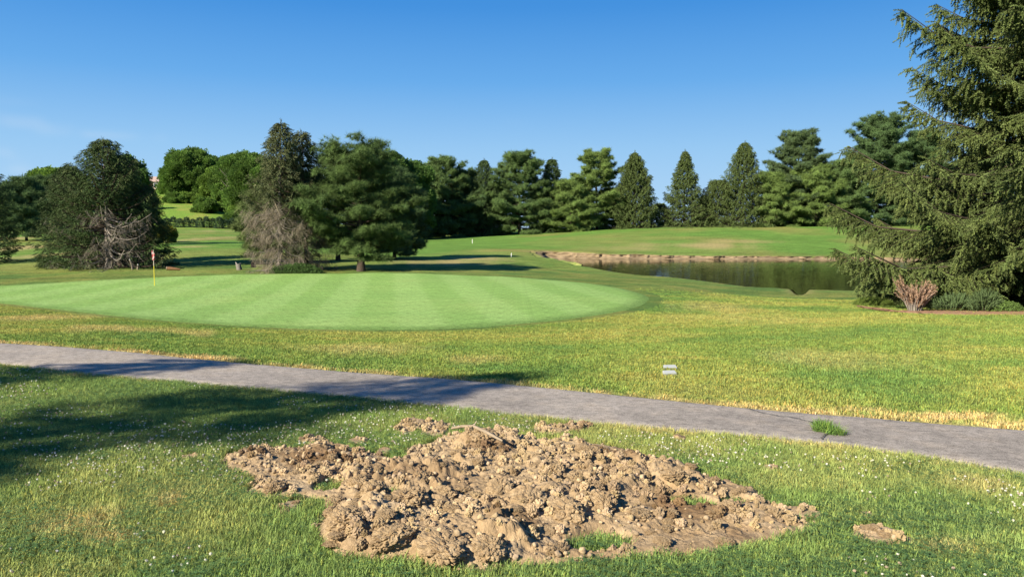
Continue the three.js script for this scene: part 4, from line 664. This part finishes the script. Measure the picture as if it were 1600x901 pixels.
{
  let [x, z] = spot(395, 62), y = groundY(x, z), g = base('tree_stump', x, y - .03, z);
  mesh('bark', lumpy(new THREE.CylinderGeometry(.16, .2, .5, 14, 5).translate(0, .25, 0), .35, 6, 1), std([.035, .03, .027], .95, { map: barkTex }), g); mesh('cut_top', new THREE.CylinderGeometry(.14, .14, .012, 14).translate(0, .505, 0), std([.12, .09, .07]), g); tag(g, 'short dark upright stump behind the green', 'stump');
  [x, z] = spot(373, 58.5); y = groundY(x, z); g = base('tree_stump', x, y - .03, z); g.rotation.z = .12;
  mesh('bark', lumpy(new THREE.CylinderGeometry(.17, .24, .52, 14, 6).translate(0, .26, 0), .8, 5, 7), std([.26, .245, .225], .95, { map: barkTex }), g); const b = new MB(); b.tube([[-.1, .45, 0], [-.17, .6, .02], [-.2, .68, .02]], [.06, .04, .012], 6); b.tube([[.1, .42, 0], [.14, .55, -.02]], [.05, .012], 6); mesh('splinters', b.geo(), std([.36, .33, .3]), g); tag(g, 'leaning weathered grey stump with splintered top, behind the green', 'stump');
  [x, z] = spot(268, 58); y = groundY(x, z); g = base('fallen_log', x - .4, y + .08, z); const l = new MB(), e = new MB(); l.tube([[0, .05, 0], [.45, .03, -.05], [.95, -.02, -.12]], [.15, .13, .06], 9); mesh('log', l.geo(), std([.30, .17, .09], .95, { map: barkTex }), g); e.tube([[-.05, .06, .01], [.02, .05, 0]], [.145, .15], 9); mesh('cut_end', e.geo(), std([.55, .40, .26]), g); tag(g, 'short split log with a pale cut end, beside the flagstick', 'log');
  const b2 = new MB(); [[203, 409, .12, .22, 'taller weathered pale post leaning under the bare-trunked spruce'], [214, 413, -.03, .0, 'shorter pale post under the bare-trunked spruce']].forEach(([px, top, lx, w, label], i) => { const [X, Z] = spot(px, 57.5), Y = groundY(X, Z), gg = base('wooden_post', X, Y - .03, Z), H = i ? .42 : .8, c = new MB(); c.tube([[lx, 0, 0], [lx * .4, H * .6, 0], [-lx * .5, H, 0]], [.06, .055, .04], 6); mesh('shaft', c.geo(), std([.45, .38, .30], .9, { map: barkTex }), gg); mesh('cap', new THREE.SphereGeometry(.05, 8, 6).translate(-lx * .5, H, 0), std([.6, .56, .5]), gg); tag(gg, label, 'post'); });
  [[738, 380, 'white boundary stake on the fairway below the conifer row'], [799, 401.5, 'white stake at the tip of the pond']].forEach(([px, py, label]) => { const [X, Y, Z] = place(px, py), gg = base('white_stake', X, Y - .05, Z), H = 6.5 / F * -Z; mesh('shaft', new THREE.CylinderGeometry(.05, .05, H, 8).translate(0, H / 2, 0), std([.7, .68, .62], .7), gg); mesh('point', new THREE.ConeGeometry(.05, .08, 8).translate(0, H + .04, 0), std([.7, .68, .62], .7), gg); tag(gg, label, 'stake'); });
}
{ // planting under the huge spruce: bark mulch, dead brush, low junipers, weeds
  const b = new MB(), n = 120, rr = rng(14); const L = smoothLine([[1385, 484], [1430, 490], [1500, 492], [1570, 492], [1680, 496]].map(p => { const q = hit(...p); return [q.x, q.z]; }), n, false);
  for (let i = 0; i <= n; i++) for (let k = 0; k < 7; k++) { const w = .5 + .5 * vn(i * .15, 2, 5), x = L[i][0] + (vn(i * .4, k, 6) - .5) * .2, z = L[i][1] + .45 * w - k * .5, q = vn(i * .9, k * 2, 7); b.v(x, groundY(x, z) + (k === 0 ? -.02 : .03 + .03 * q), z, mix3([.36, .22, .14], [.24, .14, .085], q), x / .8, z / .8); }
  for (let i = 0; i < n; i++) for (let k = 0; k < 6; k++) { const o = i * 7 + k; b.quad(o, o + 7, o + 8, o + 1); }
  structure('mulch_ground', b.geo(), M.soil);
  const [x, y, z] = place(1437, 488), g = base('dead_brush', x, y, z - .3), s = new MB(), cl = new Cloud(), r = rng(15);
  for (let k = 0; k < 46; k++) { const a = r() * 6.28, e = .5 + r() * .9, H = .5 + .5 * r(), dx = Math.cos(a) * .55 * e, dz = Math.sin(a) * .3 * e; s.tube([[dx * .3, 0, dz * .3], [dx * .6, H * .6, dz * .6], [dx, H, dz]], [.012, .009, .004], 4); for (let q = 0; q < 7; q++) { const t = .3 + .7 * r(); cl.put(dx * t, H * t, dz * t, dx + (r() - .5), .6 + r(), dz + (r() - .5), .22 + .16 * r(), r() * 6, vary([.27, .175, .115], r, .3)); } }
  mesh('stems', s.geo(), M.twigDead, g).userData.kind = 'stuff'; cl.build('dead_twigs', G.spruceM, M.spruce, g); tag(g, 'clump of dry reddish-brown dead brush at the foot of the huge spruce', 'brush');
  [[1497, 487, .75, .5, [.085, .125, .05], 'low spreading juniper beside the dead brush'], [1546, 488, .45, .65, [.08, .115, .045], 'upright small juniper beside the low spreading one'], [1578, 488, .5, .28, [.13, .20, .05], 'leafy green weeds beyond the upright juniper'], [1368, 478, .8, .3, [.16, .22, .045], 'tall pale grass and weeds under the lowest pond-side bough']].forEach(([px, py, w, h, col, label], i) => {
    const [X, Y, Z] = place(px, py), gg = base(i < 2 ? 'juniper_shrub' : 'weed_clump', X, Y, Z - .2), c = new Cloud(), st = new MB(), q = rng(33 + i);
    for (let k = 0; k < 14; k++) { const a = q() * 6.28; st.tube([[0, 0, 0], [Math.cos(a) * w * .6, h * .5, Math.sin(a) * w * .5]], [.01, .004], 4); }
    mesh('stems', st.geo(), M.bark, gg).userData.kind = 'stuff';
    for (let k = 0; k < 420; k++) { const a = q() * 6.28, d = Math.sqrt(q()), H = h * Math.sqrt(1 - d * d) * (.3 + .7 * q()); c.put(Math.cos(a) * d * w, H, Math.sin(a) * d * w * .7, Math.cos(a) * d, .5 + q(), Math.sin(a) * d, i < 2 ? .24 : .16, q() * 6, vary(col, q, .3)); }
    c.build('foliage', i < 2 ? G.spruceN : i === 2 ? G.leafM : G.pineM, i < 2 ? M.spruce : M.leaf, gg); tag(gg, label, i < 2 ? 'shrub' : 'weeds');
  });
  const [X, Z] = spot(462, 55), gi = base('shrub', X, groundY(X, Z), Z), ci = new Cloud(), st = new MB(), q = rng(44); for (let k = 0; k < 10; k++) { const a = q() * 6.28; st.tube([[0, 0, 0], [Math.cos(a), .4, Math.sin(a) * .5]], [.015, .006], 4); } mesh('stems', st.geo(), M.bark, gi).userData.kind = 'stuff';
  for (let k = 0; k < 900; k++) { const a = q() * 6.28, d = Math.sqrt(q()); ci.put(Math.cos(a) * d * 1.9, .65 * Math.sqrt(1 - d * d) * q(), Math.sin(a) * d * .8, Math.cos(a), 1, Math.sin(a), .16, q() * 6, vary([.09, .155, .045], q, .3)); } ci.build('foliage', G.leafM, M.leaf, gi); tag(gi, 'low green ivy-like shrub around the foot of the ragged spruces', 'shrub');
}
{ // houses on the far hill
  const house = (px, py, D, w, h, d, wall, roof, label, turn) => { const p = at(px, py, D), y = groundY(p.x, p.z), g = base('house', p.x, Math.max(y, p.y) - .2, p.z, turn), wm = std(wall, .9), b = new MB(); b.box(0, h / 2, 0, w, h, d); mesh('wall', b.geo(true), wm, g);
    const s = new THREE.Shape(); s.moveTo(-d / 2 - .5, 0); s.lineTo(0, h * .75); s.lineTo(d / 2 + .5, 0); const rg = new THREE.ExtrudeGeometry(s, { depth: w + .8, bevelEnabled: false }); rg.rotateY(Math.PI / 2); rg.translate(-w / 2 - .4, h + .01, 0); mesh('roof', rg, std(roof, .9), g);
    for (const k of [-.32, .05, .35]) { const f = new MB(); f.box(w * k, h * .55, d / 2 + .03, 1.3, 1.5, .08); const m = mesh('window', f.geo(true), std([.75, .73, .7]), g), q = new MB(); q.box(w * k, h * .55, d / 2 + .08, 1.05, 1.25, .04); mesh('pane', q.geo(true), std([.05, .06, .08], .15), m); }
    const dr = new MB(); dr.box(-w * .12, 1.05, d / 2 + .03, 1, 2.1, .07); mesh('door', dr.geo(true), std([.25, .12, .08]), g); tag(g, label, 'house'); };
  house(243, 297, 290, 10, 2.9, 8, [.55, .42, .34], [.42, .30, .25], 'pale pinkish house on the hilltop between the dark spruce and the maples', .3);
  house(292, 303, 300, 9, 3.2, 8, [.6, .55, .5], [.3, .26, .24], 'pale house glimpsed under the broadest hillside maple', -.2);
}
console.log('instances', COUNT.n);
renderer.render(scene, camera);
